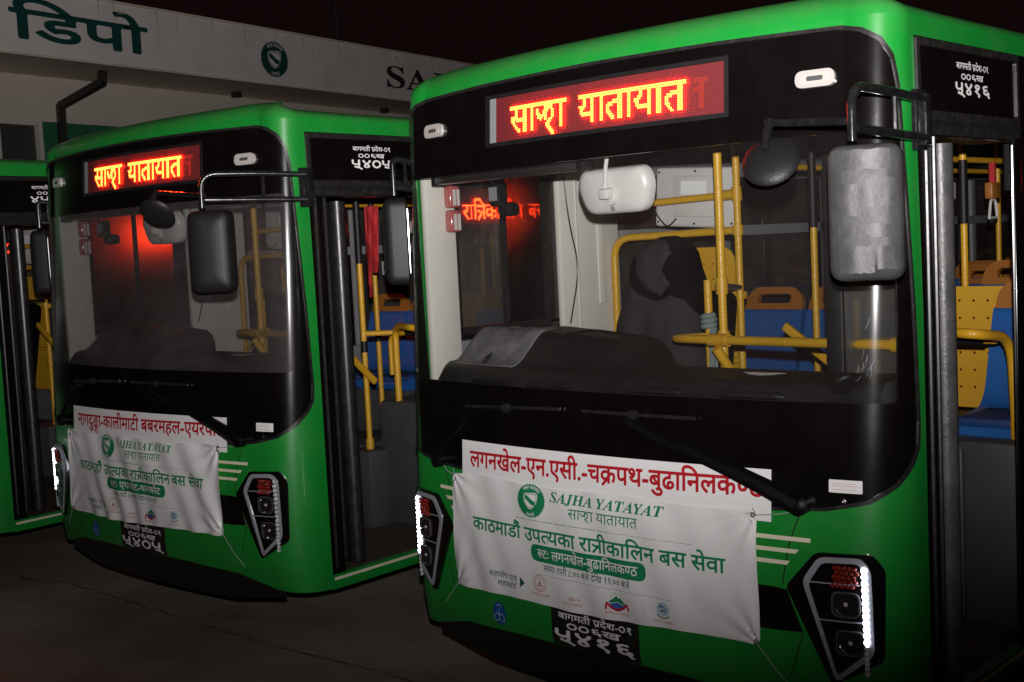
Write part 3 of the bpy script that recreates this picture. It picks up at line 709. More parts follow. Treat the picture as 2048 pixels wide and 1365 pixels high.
def build_bus():
    R = empty('city_bus')
    # ---- front shell
    bot = [(-1.405,.34),(-1.06,.365),(-.80,.43),(-.4,.452),(0,.458),(.4,.452),(.80,.43),(1.06,.365),(1.405,.34)]
    skin('front_panel', [bot+[(1.405,2.782),(-1.405,2.782)], BORDER], MT['green'], R, 0, .012)
    skin('lower_valance', [[(-1.08,.31),(-.7,.26),(.7,.26),(1.08,.31),(1.06,.37),(.80,.436),(0,.462),(-.80,.436),(-1.06,.37)]], MT['blackm'], R, -.02, .01)
    skin('windscreen_surround', [BORDER, PANE, SIGN], MT['black'], R, .001, .008)
    c = np.array([0,1.95]); IN = [tuple(np.array(p)+np.array([-.012 if p[0] > 0 else (.012 if p[0] < 0 else 0), .011 if p[1] < 1.6 else -.013])) for p in BORDER]
    skin('windscreen_seal', [BORDER, IN], MT['rubber'], R, .006, .008)
    skin('windscreen', [PANE], MT['glass'], R, 0)
    ds = sign(R, onbody, -.585, .615, 2.515, 2.703, 'साJा यातायात', -.445, .455, 2.545, 22, 13, .014, None, True)
    skin('sign_frame', [[(-.60,2.50),(.63,2.50),(.63,2.716),(-.60,2.716)], [(-.575,2.517),(.613,2.517),(.613,2.701),(-.575,2.701)]], MT['blackm'], ds, .0025, .012)
    skin('sign_cover', [[(-.575,2.517),(-.535,2.517),(-.535,2.701),(-.575,2.701)]], MT['grey'], ds, -.004, 0)
    # ---- roof
    zb = 2.782; s1 = sY(LEN); base = [-s1+.0]+list(np.linspace(-s1+.02, -1.45, 24))+[q for q in _lines if -1.45 < q < 1.45]+list(np.linspace(1.45, s1-.02, 24))+[s1]
    base = sorted(set(np.round(base, 4))); rings = []
    A = np.array(base); N_ = nrm(np.clip(A, -s1+.01, s1-.01), np.full(len(A), 2.0)); N_[:,2] = 0; N_ /= np.linalg.norm(N_, axis=1, keepdims=True)
    P0 = pos(A, np.full(len(A), zb)); fr = np.clip(1-(np.abs(A)-.9)/.7, 0, 1); hh = .055+.055*fr*fr*(3-2*fr)
    for t in np.linspace(0, 1, 8):
        q = P0-N_*(.15*(1-math.cos(t*math.pi/2))); q[:,2] = zb+hh*math.sin(t*math.pi/2); rings.append(q)
    mb = MB(); k = len(A); V = np.concatenate(rings); F = [(i*k+j, i*k+j+1, (i+1)*k+j+1, (i+1)*k+j) for i in range(7) for j in range(k-1)]
    top = 7*k; mb.add(V, F); h = k//2
    last = rings[-1]; C = [(0, (last[j][1]+last[k-1-j][1])/2, last[j][2]+.004) for j in range(h+1)]; kk = len(mb.v)
    mb.v += [tuple(map(float, p)) for p in C]
    for j in range(h):
        mb.f.append((top+j, top+j+1, kk+j+1, kk+j)); mb.f.append((kk+j, kk+j+1, top+k-2-j, top+k-1-j))
    mb.build('roof', MT['green'], R, 40)
    # ---- trims on the front
    for sg in (1, -1):
        T = (lambda P: P) if sg > 0 else mirror
        headlight(R, sg)
        for a, b, z in ((.45,.936,1.026),(.45,.894,.983),(.45,.860,.940)):
            skin('stripe', [T([(a,z-.0075),(b-.012 if z < 1 else b,z-.0075),(b,z+.0075),(a,z+.0075)])], MT['cream'], R, .002, 0)
        s, z = (.958,2.594) if sg > 0 else (-.975,2.610)
        cl = skin('clearance_lamp', [rrect(s-.070,s+.070,z-.029,z+.029,.028)], MT['marker'], R, .016, .02)
        skin('lens', [rrect(s-.052,s+.052,z-.017,z+.017,.016)], mat('lamp_lens', (.46,.41,.37), .2, coat=.4) if 'lamp_lens' not in bpy.data.materials else bpy.data.materials['lamp_lens'], cl, .018, .004)
        skin('reflector', [rrect(s-.028,s+.030,z-.008,z+.008,.007)], MT['dgrey'], cl, .0195, .003)
    skin('grille_band', [[(-.80,.70),(.745,.695),(.90,.70),(.845,.845),(.80,.85),(-.80,.85)]], MT['black'], R, .004, .006)
    for P in ([(.90,1.12),(.868,1.04),(.845,.95),(.83,.86)], [(.90,.70),(.87,.60),(.83,.47)], [(-.90,1.12),(-.868,1.04),(-.845,.95),(-.83,.86)], [(-.90,.70),(-.87,.60),(-.83,.47)]):
        A = np.array(fillet(P, .05, 4)); mb = MB(); L = strip(A, .0022); Q = np.array(L); kq = len(A)
        mb.add(onbody(Q[:,0], Q[:,1], np.full(len(Q), .0012)), [(i, i+1, 2*kq-2-i, 2*kq-1-i) for i in range(kq-1)]); mb.build('panel_gap', MT['rubber'], R, 0)
    lb = skin('notice_label', [rrect(1.0,1.115,1.198,1.242,.004)], MT['paper'], R, .002, 0)
    patches('notice_lines', MT['tred'], lb, [[[(1.012,z),(b,z),(b,z+.0009),(1.012,z+.0009)]] for z, b in ((1.2285,1.09),(1.2215,1.10),(1.2085,1.095))], .003)
    mb = MB(); mb.lathe([(.009,.004),(.008,.008),(.004,.009),(.0001,.007)], onbody(np.array(1.054), np.array(1.171), np.array(0.)), nrm(np.array(1.054), np.array(1.171)), 8); mb.build('bolt', MT['alu'], R)
    bd = patches('badge', MT['badge'], R, [[circ(-.55,.52,.042,.050)]], .002)
    bl = [strip([(-.583,.508),(-.565,.522),(-.55,.512),(-.535,.522),(-.517,.508)], .0018), strip([(-.583,.508),(-.578,.488),(-.55,.494),(-.522,.488),(-.517,.508)], .0018), strip([(-.55,.494),(-.55,.545)], .0016), strip([(-.565,.553),(-.55,.560),(-.535,.553)], .002)]
    patches('badge_book', MT['tpale'], bd, [[x] for x in bl], .003)
    wiper(R, [(.905,1.148),(.796,1.200),(.652,1.256),(.51,1.305),(.36,1.345),(.22,1.405)], [(-.02,1.425),(.50,1.425)], .036)
    wiper(R, [(-.915,1.150),(-.80,1.26),(-.66,1.375),(-.46,1.410)], [(-.72,1.400),(-.14,1.425)], .016)
    # ---- door side
    hp = skin('door_header', [rrect(1.405, sY(1.22), 2.385, 2.715, .006)], MT['black'], R, .002, .02)
    skin('header_rim', [rrect(1.41, sY(1.215), 2.39, 2.71, .006), rrect(1.435, sY(1.195), 2.47, 2.685, .01)], MT['rubber'], hp, .009, .007)
    skin('header_rail', [[(1.41,2.425),(sY(1.215),2.425),(sY(1.215),2.437),(1.41,2.437)]], MT['blackm'], hp, .016, .013)
    for sg in (1, -1):
        T = (lambda P: P) if sg > 0 else mirror
        skin('cant_rail', [T([(1.405,2.715),(s1,2.715),(s1,2.782),(1.405,2.782)])], MT['green'], R, 0, .01)
    skin('door_pillar', [[(1.405,.41),(1.50,.41),(1.50,2.385),(1.405,2.385)]], MT['black'], R, -.004, .05)
    mb = MB()
    for x, y in ((1.236,.375),(1.233,.44)): mb.tube([(x,y,.45),(x,y,2.38)], .009, 8)
    mb.build('door_seal', MT['rubber'], R)
    sl = skin('door_sill', [[(1.405,.335),(sY(1.3),.335),(sY(1.3),.412),(1.405,.412)]], MT['green'], R, 0, .04)
    skin('sill_stripe', [[(1.415,.383),(sY(1.29),.383),(sY(1.29),.398),(1.415,.398)]], MT['cream'], sl, .0025, 0)
    for y, nm in ((.545,0),):
        mb = MB(); t = .022
        for x0, x1, z0, z1 in ((.76,.83,.44,2.36),(1.13,1.20,.44,2.36),(.83,1.13,.44,.55),(.83,1.13,2.28,2.36)): mb.box(x0,x1,y-t,y+t,z0,z1,.006)
        D = mb.build('door_leaf', MT['blackm'], R)
        mb = MB(); mb.box(.83,1.13,y-.004,y+.004,.55,2.28); mb.build('door_glass', MT['wglass'], D, 0)
        mb = MB(); mb.tube([(1.208,y,.45),(1.208,y,2.36)], .042, 16); mb.build('edge_seal', MT['seal'] if not nm else MT['rubber'], D)
    mb = MB(); mb.box(1.05,1.222,.43,1.20,2.386,2.46,.01); mb.build('door_gear_cover', MT['blackm'], R)
    mb = MB(); mb.box(1.206,1.226,1.15,1.225,.42,2.40,.006); mb.tube([(1.218,1.146,.45),(1.218,1.146,2.37)], .007, 8); mb.build('rear_door_pillar', MT['black'], R)
    # ---- sides
    def win(y0, y1, z0=1.38, z1=2.43): return rrect(sY(y0), sY(y1), z0, z1, .04)
    def archcut(yc, r=.56, zb=.335):
        a = math.acos((.52-.0-zb)/r) if 0 else 0
        return [(sY(yc)+r*math.cos(t), .50+r*math.sin(t)) for t in np.linspace(rad(197), rad(-17), 18)]
    low = [(sY(1.2),.335)]+archcut(2.15)+archcut(6.35)+[(s1,.335),(s1,1.25),(sY(1.2),1.25)]
    skin('side_panel', [low], MT['green'], R, 0, .012)
    lowL = [(1.405,.335)]+archcut(2.15)+archcut(6.35)+[(s1,.335),(s1,1.25),(1.405,1.25)]
    skin('side_panel', [mirror(lowL)], MT['green'], R, 0, .012)
    rw = [(1.34,2.48),(2.60,3.72),(3.84,4.96),(5.08,6.2),(6.32,7.3)]
    skin('window_band', [[(sY(1.2),1.25),(s1,1.25),(s1,2.715),(sY(1.22),2.715),(sY(1.22),2.385),(sY(1.2),2.385)]]+[win(*w) for w in rw], MT['black'], R, 0, .03)
    for w in rw: skin('window', [win(*w)], MT['wglass'], R, -.006)
    lw = [(.46,1.21),(1.74,2.70),(2.82,3.9),(4.02,5.1),(5.22,6.3),(6.42,7.4)]
    skin('window_band', [mirror([(1.405,1.25),(s1,1.25),(s1,2.715),(1.405,2.715)])]+[mirror(win(y0, y1, 1.66 if i == 0 else 1.38)) for i, (y0, y1) in enumerate(lw)], MT['black'], R, 0, .03)
    for i, (y0, y1) in enumerate(lw):
        wn = skin('window', [mirror(win(y0, y1 if i else .825, 1.66 if i == 0 else 1.38))], MT['wglass'], R, -.006)
        if i == 0: skin('sliding_pane', [mirror(rrect(sY(.825), sY(y1), 1.66, 2.43, .01))], MT['gglass'], wn, -.012)
        if i == 0:
            mb = MB()
            for a, b in ((.47,.50),(.815,.835),(1.12,1.20)): mb.box(-1.212,-1.175,a,b,1.67,2.43,.006)
            mb.box(-1.212,-1.175,.47,1.20,1.665,1.70,.006); mb.box(-1.18,-1.165,1.11,1.135,1.93,2.03,.004)
            mb.build('sliding_frame', MT['rubber'], wn)
    rear = MB(); rear.box(-1.21,1.21,LEN-.03,LEN,.34,1.6); rear.box(-1.21,1.21,LEN-.03,LEN,2.4,2.79); rear.box(-1.21,-1.0,LEN-.03,LEN,1.6,2.4); rear.box(1.0,1.21,LEN-.03,LEN,1.6,2.4)
    rp = rear.build('rear_panel', MT['green'], R, 0); mb = MB(); mb.box(-1.0,1.0,LEN-.02,LEN-.012,1.6,2.4); mb.build('rear_window', MT['wglass'], rp, 0)
    for x in (-1, 1):
        for y in (2.15, 6.35):
            mb = MB(); mb.lathe([(.25,-.12),(.42,-.14),(.475,-.10),(.48,0),(.475,.10),(.42,.13),(.27,.11)], (x*1.08,y,.48), (x,0,0), 32); t = mb.build('wheel', MT['tyre'], R)
            mb = MB(); mb.lathe([(.27,.11),(.27,.02),(.16,.0),(.12,.05),(.09,.06),(.0001,.06)], (x*1.08,y,.48), (x,0,0), 24); mb.build('rim', MT['alu'], t)
    # ---- cabin
    mb = MB(); mb.box(-.88,.88,.35,LEN-.05,.33,.385)
    for q in (-1, 1):
        for y0, y1 in ((.35,1.5),(2.78,5.7),(7.0,LEN-.05)): mb.box(min(q*.88,q*1.19),max(q*.88,q*1.19),y0,y1,.331,.384)
    mb.build('floor', MT['floor'], R, 0)
    mb = MB(); mb.box(-1.17,1.17,.55,LEN-.05,2.60,2.63); mb.build('ceiling', MT['ceil'], R, 0)
    for y0, y1, z0 in ((.275,.462,1.0),(1.205,1.69,.9)):
        mb = MB(); mb.box(-1.19,-1.15,y0,y1,z0,2.60,.012)
        if y1 > 1: mb.box(-1.152,-1.143,1.50,1.56,1.75,2.55,.004); mb.box(-1.152,-1.146,1.33,1.345,.95,2.55,.003)
        mb.build('pillar_trim', MT['trim'], R)
    mb = MB(); mb.box(-1.19,-1.155,.30,1.52,.40,1.64,.01); mb.box(-1.19,-1.155,1.52,1.69,1.17,1.64,.01); mb.box(-1.19,-1.155,1.69,LEN-.1,1.17,1.36,.01); mb.box(-1.19,-1.155,2.78,5.72,.40,1.17,.01); mb.box(-1.19,-1.155,6.98,LEN-.1,.40,1.17,.01); mb.box(-1.19,-1.10,1.69,LEN-.1,2.43,2.60,.01); mb.build('side_lining', MT['lining'], R)
    mb = MB(); mb.box(1.165,1.19,1.25,LEN-.1,1.17,1.36,.01); mb.box(1.165,1.19,1.25,1.50,.40,1.17,.01); mb.box(1.165,1.19,2.78,5.72,.40,1.17,.01); mb.box(1.165,1.19,6.98,LEN-.1,.40,1.17,.01); mb.box(1.10,1.19,1.25,LEN-.1,2.46,2.60,.01); mb.build('side_lining', MT['lining'], R)
    mb = MB(); mb.box(-1.185,-1.15,1.72,LEN-.1,2.075,2.14,.006)
    for y in (2.74, 3.95, 5.15, 6.35): mb.box(-1.185,-1.155,y-.03,y+.05,1.36,2.45,.006)
    mb.build('window_rail', MT['grey'], R)
    mb = MB(); mb.box(.47,.88,1.42,2.78,.385,1.165,.03); mb.box(.88,1.16,1.42,1.50,.385,1.165,.015); mb.box(.88,1.16,2.72,2.78,.385,1.165,.01); mb.box(.86,1.185,1.425,2.775,1.12,1.163,.01); mb.box(.34,.54,1.26,1.46,.385,.865,.015); mb.build('wheel_box', MT['dgrey'], R)
    mb = MB(); mb.box(-.88,-.35,1.75,2.75,.385,.74,.03); mb.box(-1.185,-.88,1.53,2.77,1.10,1.165,.01); mb.box(-.92,-.88,1.53,2.77,.385,1.12,.01); mb.build('wheel_box', MT['dgrey'], R)
    mb = MB(); mb.box(-1.185,-.25,.33,1.50,.385,.80,.02); mb.box(-.88,-.25,1.50,1.75,.385,.80,.01); mb.build('driver_platform', MT['dgrey'], R)
    mb = MB(); mb.box(-.86,.86,4.2,LEN-.1,.386,.72,.01); mb.box(-1.17,-.86,4.2,5.7,.39,.715,.01); mb.box(.86,1.17,4.2,5.7,.39,.715,.01); mb.box(-1.17,-.84,5.7,7.0,1.03,1.08,.01); mb.box(.84,1.17,5.7,7.0,1.03,1.08,.01); mb.box(-.88,-.84,5.7,7.0,.39,1.05,.01); mb.box(.84,.88,5.7,7.0,.39,1.05,.01); mb.box(-1.17,-.86,7.0,LEN-.1,.39,.715,.01); mb.box(.86,1.17,7.0,LEN-.1,.39,.715,.01); mb.build('rear_platform', MT['floor'], R)
    mb = MB(); mb.box(-1.19,-.30,2.755,4.19,.386,.60,.01); mb.build('step_platform', MT['floor'], R)
    # dashboard as one curved sheet with a cowl on the driver's side
    nx, nd = 72, 24; X = np.linspace(-1.13, 1.10, nx); Dm = np.interp(X, [-1.13,-1.0,-.8,-.2,.0,.2,1.1], [.27,.36,.56,.58,.48,.30,.24])
    V = []; F = []
    for i in range(nx):
        for j in range(nd+3):
            if j == 0: p = dash_p(X[i], 0.); p = np.array([p[0], p[1]-.005, 1.20])
            elif j <= nd: p = dash_p(X[i], Dm[i]*(j-1)/(nd-1))
            elif j == nd+1: p = dash_p(X[i], Dm[i]+.02, -.02)
            else: p = dash_p(X[i], Dm[i]+.03, 0); p = np.array([p[0], p[1], .95])
            V.append(p)
    q = nd+3; F = [(i*q+j, (i+1)*q+j, (i+1)*q+j+1, i*q+j+1) for i in range(nx-1) for j in range(q-1)]
    mb = MB(); mb.add(V, F); da = mb.build('dashboard', MT['dash'], R, 40)
    for x in (-.66, -.30, .24, .66):
        x0, x1 = x-.13, x+.13; mb = MB(); u = np.linspace(0, 1, 12)
        mb.tube(dash_p(x0+(x1-x0)*u, np.full(12, .045), -.004), [.008]+[.017]*10+[.008], 10); v_ = mb.build('vent', MT['leather'], da)
        mb = MB(); mb.tube(dash_p(x0+.02+(x1-x0-.04)*u, np.full(12, .032), .006), .006, 6); mb.build('vent_slot', MT['black'], v_)
    mb = MB(); mb.lathe([(.055,0),(.058,.008),(.05,.010),(.045,.002),(.0001,.0)], dash_p(1.0, .07, .012), (-.15,-.45,.88), 20); mb.build('round_vent', MT['leather'], da)
    mb = MB(); L = [dash_p(a, b, .004) for a, b in fillet([(-.46,.34),(-.12,.34),(-.10,.52),(-.46,.54),(-.46,.34)], .03, 4)]; mb.tube(L, .004, 6); mb.build('hatch_rim', MT['leather'], da)
    mb = MB(); L = [(a_*math.cos(t), .022*(1+.3*math.sin(3*t))*math.sin(t)) for a_, t in ((.075*(1+.25*math.sin(5*t)), t) for t in np.linspace(0, 2*math.pi, 29)[:-1])]
    mb.add([dash_p(.62+x, .20+y, .0015) for x, y in L]+[dash_p(.62, .20, .004)], [(i, (i+1) % 28, 28) for i in range(28)]); mb.build('dried_stain', MT['trim'], da)
    # steering wheel and driver's seat
    mb = MB(); M = Matrix.Translation((-.62,.95,1.40)) @ Matrix.Rotation(rad(-28), 4, 'X'); t = [M @ Vector((.23*math.cos(a), .23*math.sin(a), 0)) for a in np.linspace(0, 2*math.pi, 33)]
    mb.tube(t, .016, 8); mb.tube([M @ Vector((-.22,0,0)), M @ Vector((.22,0,0))], .014, 6); mb.tube([M @ Vector((0,0,0)), M @ Vector((0,0,-.45))], .03, 8); mb.build('steering_wheel', MT['leather'], R)
    mb = MB(); mb.box(-.80,-.28,1.0,1.45,1.05,1.20,.05,3); mb.box(-.66,-.42,1.1,1.4,.78,1.06,.03); dsn = mb.build('driver_seat', MT['clothb'], R)
    mb = MB(); mb.box(-.76,-.29,-.06,.06,0,.66,.055,3,M=Matrix.Translation((0,1.40,1.16)) @ Matrix.Rotation(rad(-10), 4, 'X')); mb.build('backrest', MT['clothb'], dsn)
    # partition behind the driver
    mb = MB(); mb.tube(fillet([(-1.13,1.62,.8),(-1.13,1.62,2.095),(-.34,1.62,2.105)], .12, 7), .020, 12); mb.tube([(-1.13,1.62,1.45),(-.34,1.62,1.45)], .017, 10); pt = mb.build('driver_partition', MT['yellow'], R)
    holes = [circ(x, z, .006, n=6) for x in (-.62,-.565,-.51,-.455) for z in np.arange(1.16, 1.98, .078)]
    mb = MB(); mb.prism([rpoly([(-.70,1.08),(-.375,1.08),(-.375,2.025),(-.70,2.025)], [.02,.02,.09,.02])]+holes, lambda u, v, d: Vector((u, d, v)), 1.645, 1.652); mb.build('perforated_panel', MT['yellowp'], pt, 0)
    mb = MB()
    for z in (1.78, 1.30): mb.box(-.40,-.30,1.60,1.64,z-.02,z+.02,.008)
    mb.build('clamp', MT['yellowp'], pt)
    p2 = pole(R, [(-.32,1.60,.39),(-.32,1.60,2.59)], .0185, cl=[((-.32,1.60,2.25),(-.32,1.60,2.32)), ((-.32,1.60,2.08),(-.32,1.60,2.13))])
    P1 = (.075,.86); p1 = pole(R, [(P1[0],P1[1],1.10),(P1[0],P1[1],2.59)], .0185, cl=[((P1[0],P1[1],1.60),(P1[0],P1[1],1.67)), ((P1[0],P1[1],1.83),(P1[0],P1[1],1.90))])
    pole(R, [(P1[0],P1[1],1.865),(-.32,1.60,1.82)], .014, 'tie_bar', MT['alu'])
    pole(R, [(-.86,1.56,2.268),(-.33,1.58,2.282)], .018, 'monitor_bar', cl=[((-.38,1.58,2.281),(-.32,1.58,2.283))])
    # barrier bar before the driver
    pole(R, fillet([(-.10,1.06,1.625),(-.25,.93,1.625),(-.14,.86,1.632),(.30,.78,1.636),(1.10,.47,1.665)], .10, 6), .0195, 'barrier_bar', cl=[((1.05,.488,1.663),(1.12,.462,1.666)), ((.02,.835,1.632),(.13,.815,1.634))])
    pole(R, [(.075,.80,1.60),(.16,.98,1.30)], .022, 'brace')
    pole(R, [(-.11,1.02,1.20),(-.11,1.02,1.875),(-.11,1.02,1.885)], .0185, 'post')
    mb = MB(); mb.box(0,.62,-.012,.012,-.02,.02,.006,M=Matrix.Translation((.14,1.25,1.66)) @ Matrix.Rotation(rad(35), 4, 'Y')); mb.build('diagonal_brace', MT['yellowp'], R)
    # poles further back
    a = pole(R, [(-.13,2.0,.6),(-.13,2.0,2.59)], .0175); sleeve(a, (-.13,2.0,2.10), (-.13,2.0,2.585)); sleeve(a, (-.13,2.0,1.47), (-.13,2.0,1.53))
    a = pole(R, [(.44,1.36,.86),(.44,1.36,2.42)], .0175, cl=[((.44,1.36,.865),(.44,1.36,.93))]); sleeve(a, (.44,1.36,2.02), (.44,1.36,2.41)); sleeve(a, (.44,1.36,1.47),(.44,1.36,1.54))
    a = pole(R, [(.44,1.36,1.585),(.62,1.50,1.585)], .0165, 'hand_rail'); a = pole(R, fillet([(.40,1.62,1.30),(.40,1.62,1.55),(.55,1.62,1.575),(.95,1.62,1.575)], .06, 5), .0165, 'hand_rail'); sleeve(a, (.56,1.62,1.575), (.90,1.62,1.575), .026)
    a = pole(R, [(.45,2.47,.39),(.45,2.47,2.59)], .0175); sleeve(a, (.45,2.47,2.08), (.45,2.47,2.40)); sleeve(a, (.45,2.47,1.36), (.45,2.47,1.42))
    pole(R, fillet([(.62,1.46,1.16),(.62,1.46,1.60),(.72,1.40,1.635),(1.04,1.20,1.64),(1.05,1.53,1.60),(1.055,1.56,1.16)], .13, 8), .021, 'seat_rail', cl=[((1.06,1.56,1.17),(1.06,1.558,1.24))])
    holes = [circ(x, z, .007, n=6) for x in (.44,.51,.58,.65,.72) for z in np.arange(1.28, 1.78, .085)]
    mb = MB(); mb.prism([rpoly([(.39,1.18),(.77,1.18),(.77,1.775),(.39,1.775)], .05)]+holes, lambda u, v, d: Vector((u, d, v)), 2.26, 2.268); mb.build('perforated_panel', MT['yellowp'], R, 0)
    # seats
    seat(R, .955, 1.78, 1.19, 0, .05)
    seat(R, .83, 2.95, 1.24, 0, .5); seat(R, .40, 2.95, 1.24, 0, .5)
    for y, z in ((2.52,1.13),(3.55,1.10),(4.6,1.16),(5.5,1.16),(6.4,1.16),(7.4,1.2)):
        for x in (-.90, -.46): seat(R, x, y, z, 0, .4)
        if y > 3: seat(R, .46, y, z, 0, .4); seat(R, .90, y, z, 0, .4)
    for y in (3.3, 4.5, 5.6): a = pole(R, [(-.20,y,.6),(-.20,y,2.59)], .0175)
    for x in (-.30, .30): pole(R, [(x,1.9,2.42),(x,8.2,2.42)], .0165, 'ceiling_rail')
    for k, (x, y) in enumerate(((.30,2.25),(.30,2.62),(.30,3.2),(-.30,2.6))):
        mb = MB(); mb.box(x-.016,x+.016,y-.014,y+.014,2.28,2.43,.004); h_ = mb.build('strap_hanger', MT['redcloth'], R)
        mb = MB(); mb.box(x-.022,x+.022,y-.06,y+.06,2.21,2.30,.008); mb.build('strap_box', MT['white'] if k % 2 else MT['orange'], h_)
        mb = MB(); t = [(x, y+a, 2.135+b) for a, b in ((-.055,-.03),(.055,-.03),(.03,.07),(-.03,.07),(-.055,-.03))]; mb.tube(fillet(t, .02, 4), .008, 8); mb.build('strap_handle', MT['alu'] if k < 2 else MT['white'], h_)
    # monitor, inside mirror, blind, camera, small boxes by the driver
    M = Matrix.Translation((-.615,1.66,2.285)) @ Matrix.Rotation(rad(4), 4, 'Y')
    mb = MB(); mb.box(-.255,.255,0,.035,-.155,.155,.018,3,M=M); mo = mb.build('monitor', MT['white'], R)
    mb = MB(); mb.box(-.13,.13,-.012,.002,-.10,.11,.01,2,M=M); mb.build('monitor_back_cover', MT['white'], mo)
    pts = [M @ Vector((x,-.001,z)) for x, z in ((-.23,.13),(0,.135),(.23,.13),(-.23,-.13),(0,-.135),(.23,-.13),(.235,0))]
    mb = MB()
    for p in pts: mb.lathe([(.006,.0),(.006,.003),(.0001,.003)], p, (0,-1,0), 8)
    mb.build('screw', MT['black'], mo)
    mb = MB(); mb.box(-.08,.08,-.0135,-.0125,.015,.085,0,M=M); nl = mb.build('notice', MT['paper'], mo, 0)
    mb = MB(); mb.tube(fillet([M @ Vector(p) for p in ((-.27,-.03,.02),(-.24,-.05,-.02),(-.2,-.05,-.10),(-.14,-.04,-.16),(-.10,-.02,-.11))], .03, 4), .004, 6); mb.build('cable', MT['black'], mo)
    Mi = Matrix.Translation((-.045,.30,2.278)) @ Matrix.Rotation(rad(8), 4, 'X')
    out = rpoly([(-.155,-.088),(.155,-.088),(.192,.03),(.165,.098),(-.165,.098),(-.192,.03)], .055, 6)
    mb = MB(); rr = []
    for k, d in ((1,.035),(.99,.008),(.94,-.010),(.80,-.022),(.4,-.028)): rr += [Mi @ Vector((u*k, d, v*k)) for u, v in out]
    kk = len(out); mb.add(rr, [(i*kk+j, i*kk+(j+1) % kk, (i+1)*kk+(j+1) % kk, (i+1)*kk+j) for i in range(4) for j in range(kk)]+[tuple(range(4*kk, 5*kk)), tuple(range(kk))])
    im = mb.build('inside_mirror', MT['white'], R, 40)
    mb = MB(); mb.tube([Mi @ Vector((-.01,-.05,.005)), Mi @ Vector((-.005,-.03,.10)), (-.035,.27,2.50)], .0085, 8); mb.box(-.028,.022,-.075,-.02,-.02,.022,.01,2,M=Mi); mb.lathe([(.036,0),(.033,-.012),(.0001,-.02)], Mi @ Vector((0,-.024,-.015)), (0,1,0), 18); mb.build('mirror_stem', MT['white'], im)
    mb = MB(); mb.lathe([(.012,0),(.011,-.004),(.0001,-.005)], Mi @ Vector((0,-.022,-.062)), (0,1,0), 12)
    for z in (.068,.052): mb.lathe([(.004,0),(.004,-.003),(.0001,-.003)], Mi @ Vector((-.10,-.018,z)), (0,1,0), 8)
    mb.build('mirror_screws', MT['grey'], im)
    mb = MB(); mb.box(-1.02,-.18,.235,.275,2.375,2.432,.006); mb.box(-1.02,-.18,.228,.236,2.378,2.388,.002); mb.box(-1.02,-.18,.228,.236,2.400,2.408,.002); mb.box(-1.02,-.18,.228,.236,2.42,2.428,.002)
    bl = mb.build('sun_blind', MT['alu'], R); mb = MB(); mb.box(-.18,-.13,.22,.29,2.37,2.45,.01); mb.box(-1.05,-1.02,.22,.29,2.37,2.44,.008); mb.build('blind_bracket', MT['blackm'], bl)
    mb = MB(); mb.box(-.76,-.70,.30,.36,2.26,2.36,.008); mb.box(-.74,-.66,.32,.40,2.215,2.275,.02); mb.box(-.735,-.725,.29,.30,2.35,2.39); cm = mb.build('dash_camera', MT['blackm'], R)
    mb = MB(); mb.box(-.757,-.71,.296,.30,2.285,2.345); mb.build('camera_face', MT['grey'], cm, 0)
    mb = MB(); mb.tube(fillet([(-1.142,1.235,2.5),(-1.138,1.26,2.2),(-1.135,1.33,1.95),(-1.138,1.24,1.66)], .2, 8), .004, 6); mb.build('hanging_cable', MT['black'], R)
    for z, m_ in ((2.33,'redplastic'),(2.215,'redplastic')):
        mb = MB(); mb.box(-1.15,-1.10,.385,.455,z-.055,z+.05,.014,3); hb = mb.build('hammer_box', MT[m_], R)
        mb = MB(); mb.box(-1.098,-1.094,.40,.415,z-.045,z+.03); mb.box(-1.098,-1.094,.425,.44,z-.045,z+.03); mb.build('hammer', MT['white'], hb)
    # sign in the side window beside the door
    fs = flatsurf((1.150,0,0), (0,1,0), (0,0,1))
    mb = MB(); mb.box(1.09,1.1425,1.38,2.46,2.205,2.455,.006)
    s2 = sign(R, fs, 1.42, 2.46, 2.225, 2.435, 'रािTकालीन बस', 1.555, 2.33, 2.252, 27, 11, 0.004, [])
    mb.build('sign_case', MT['blackm'], s2)
    return R
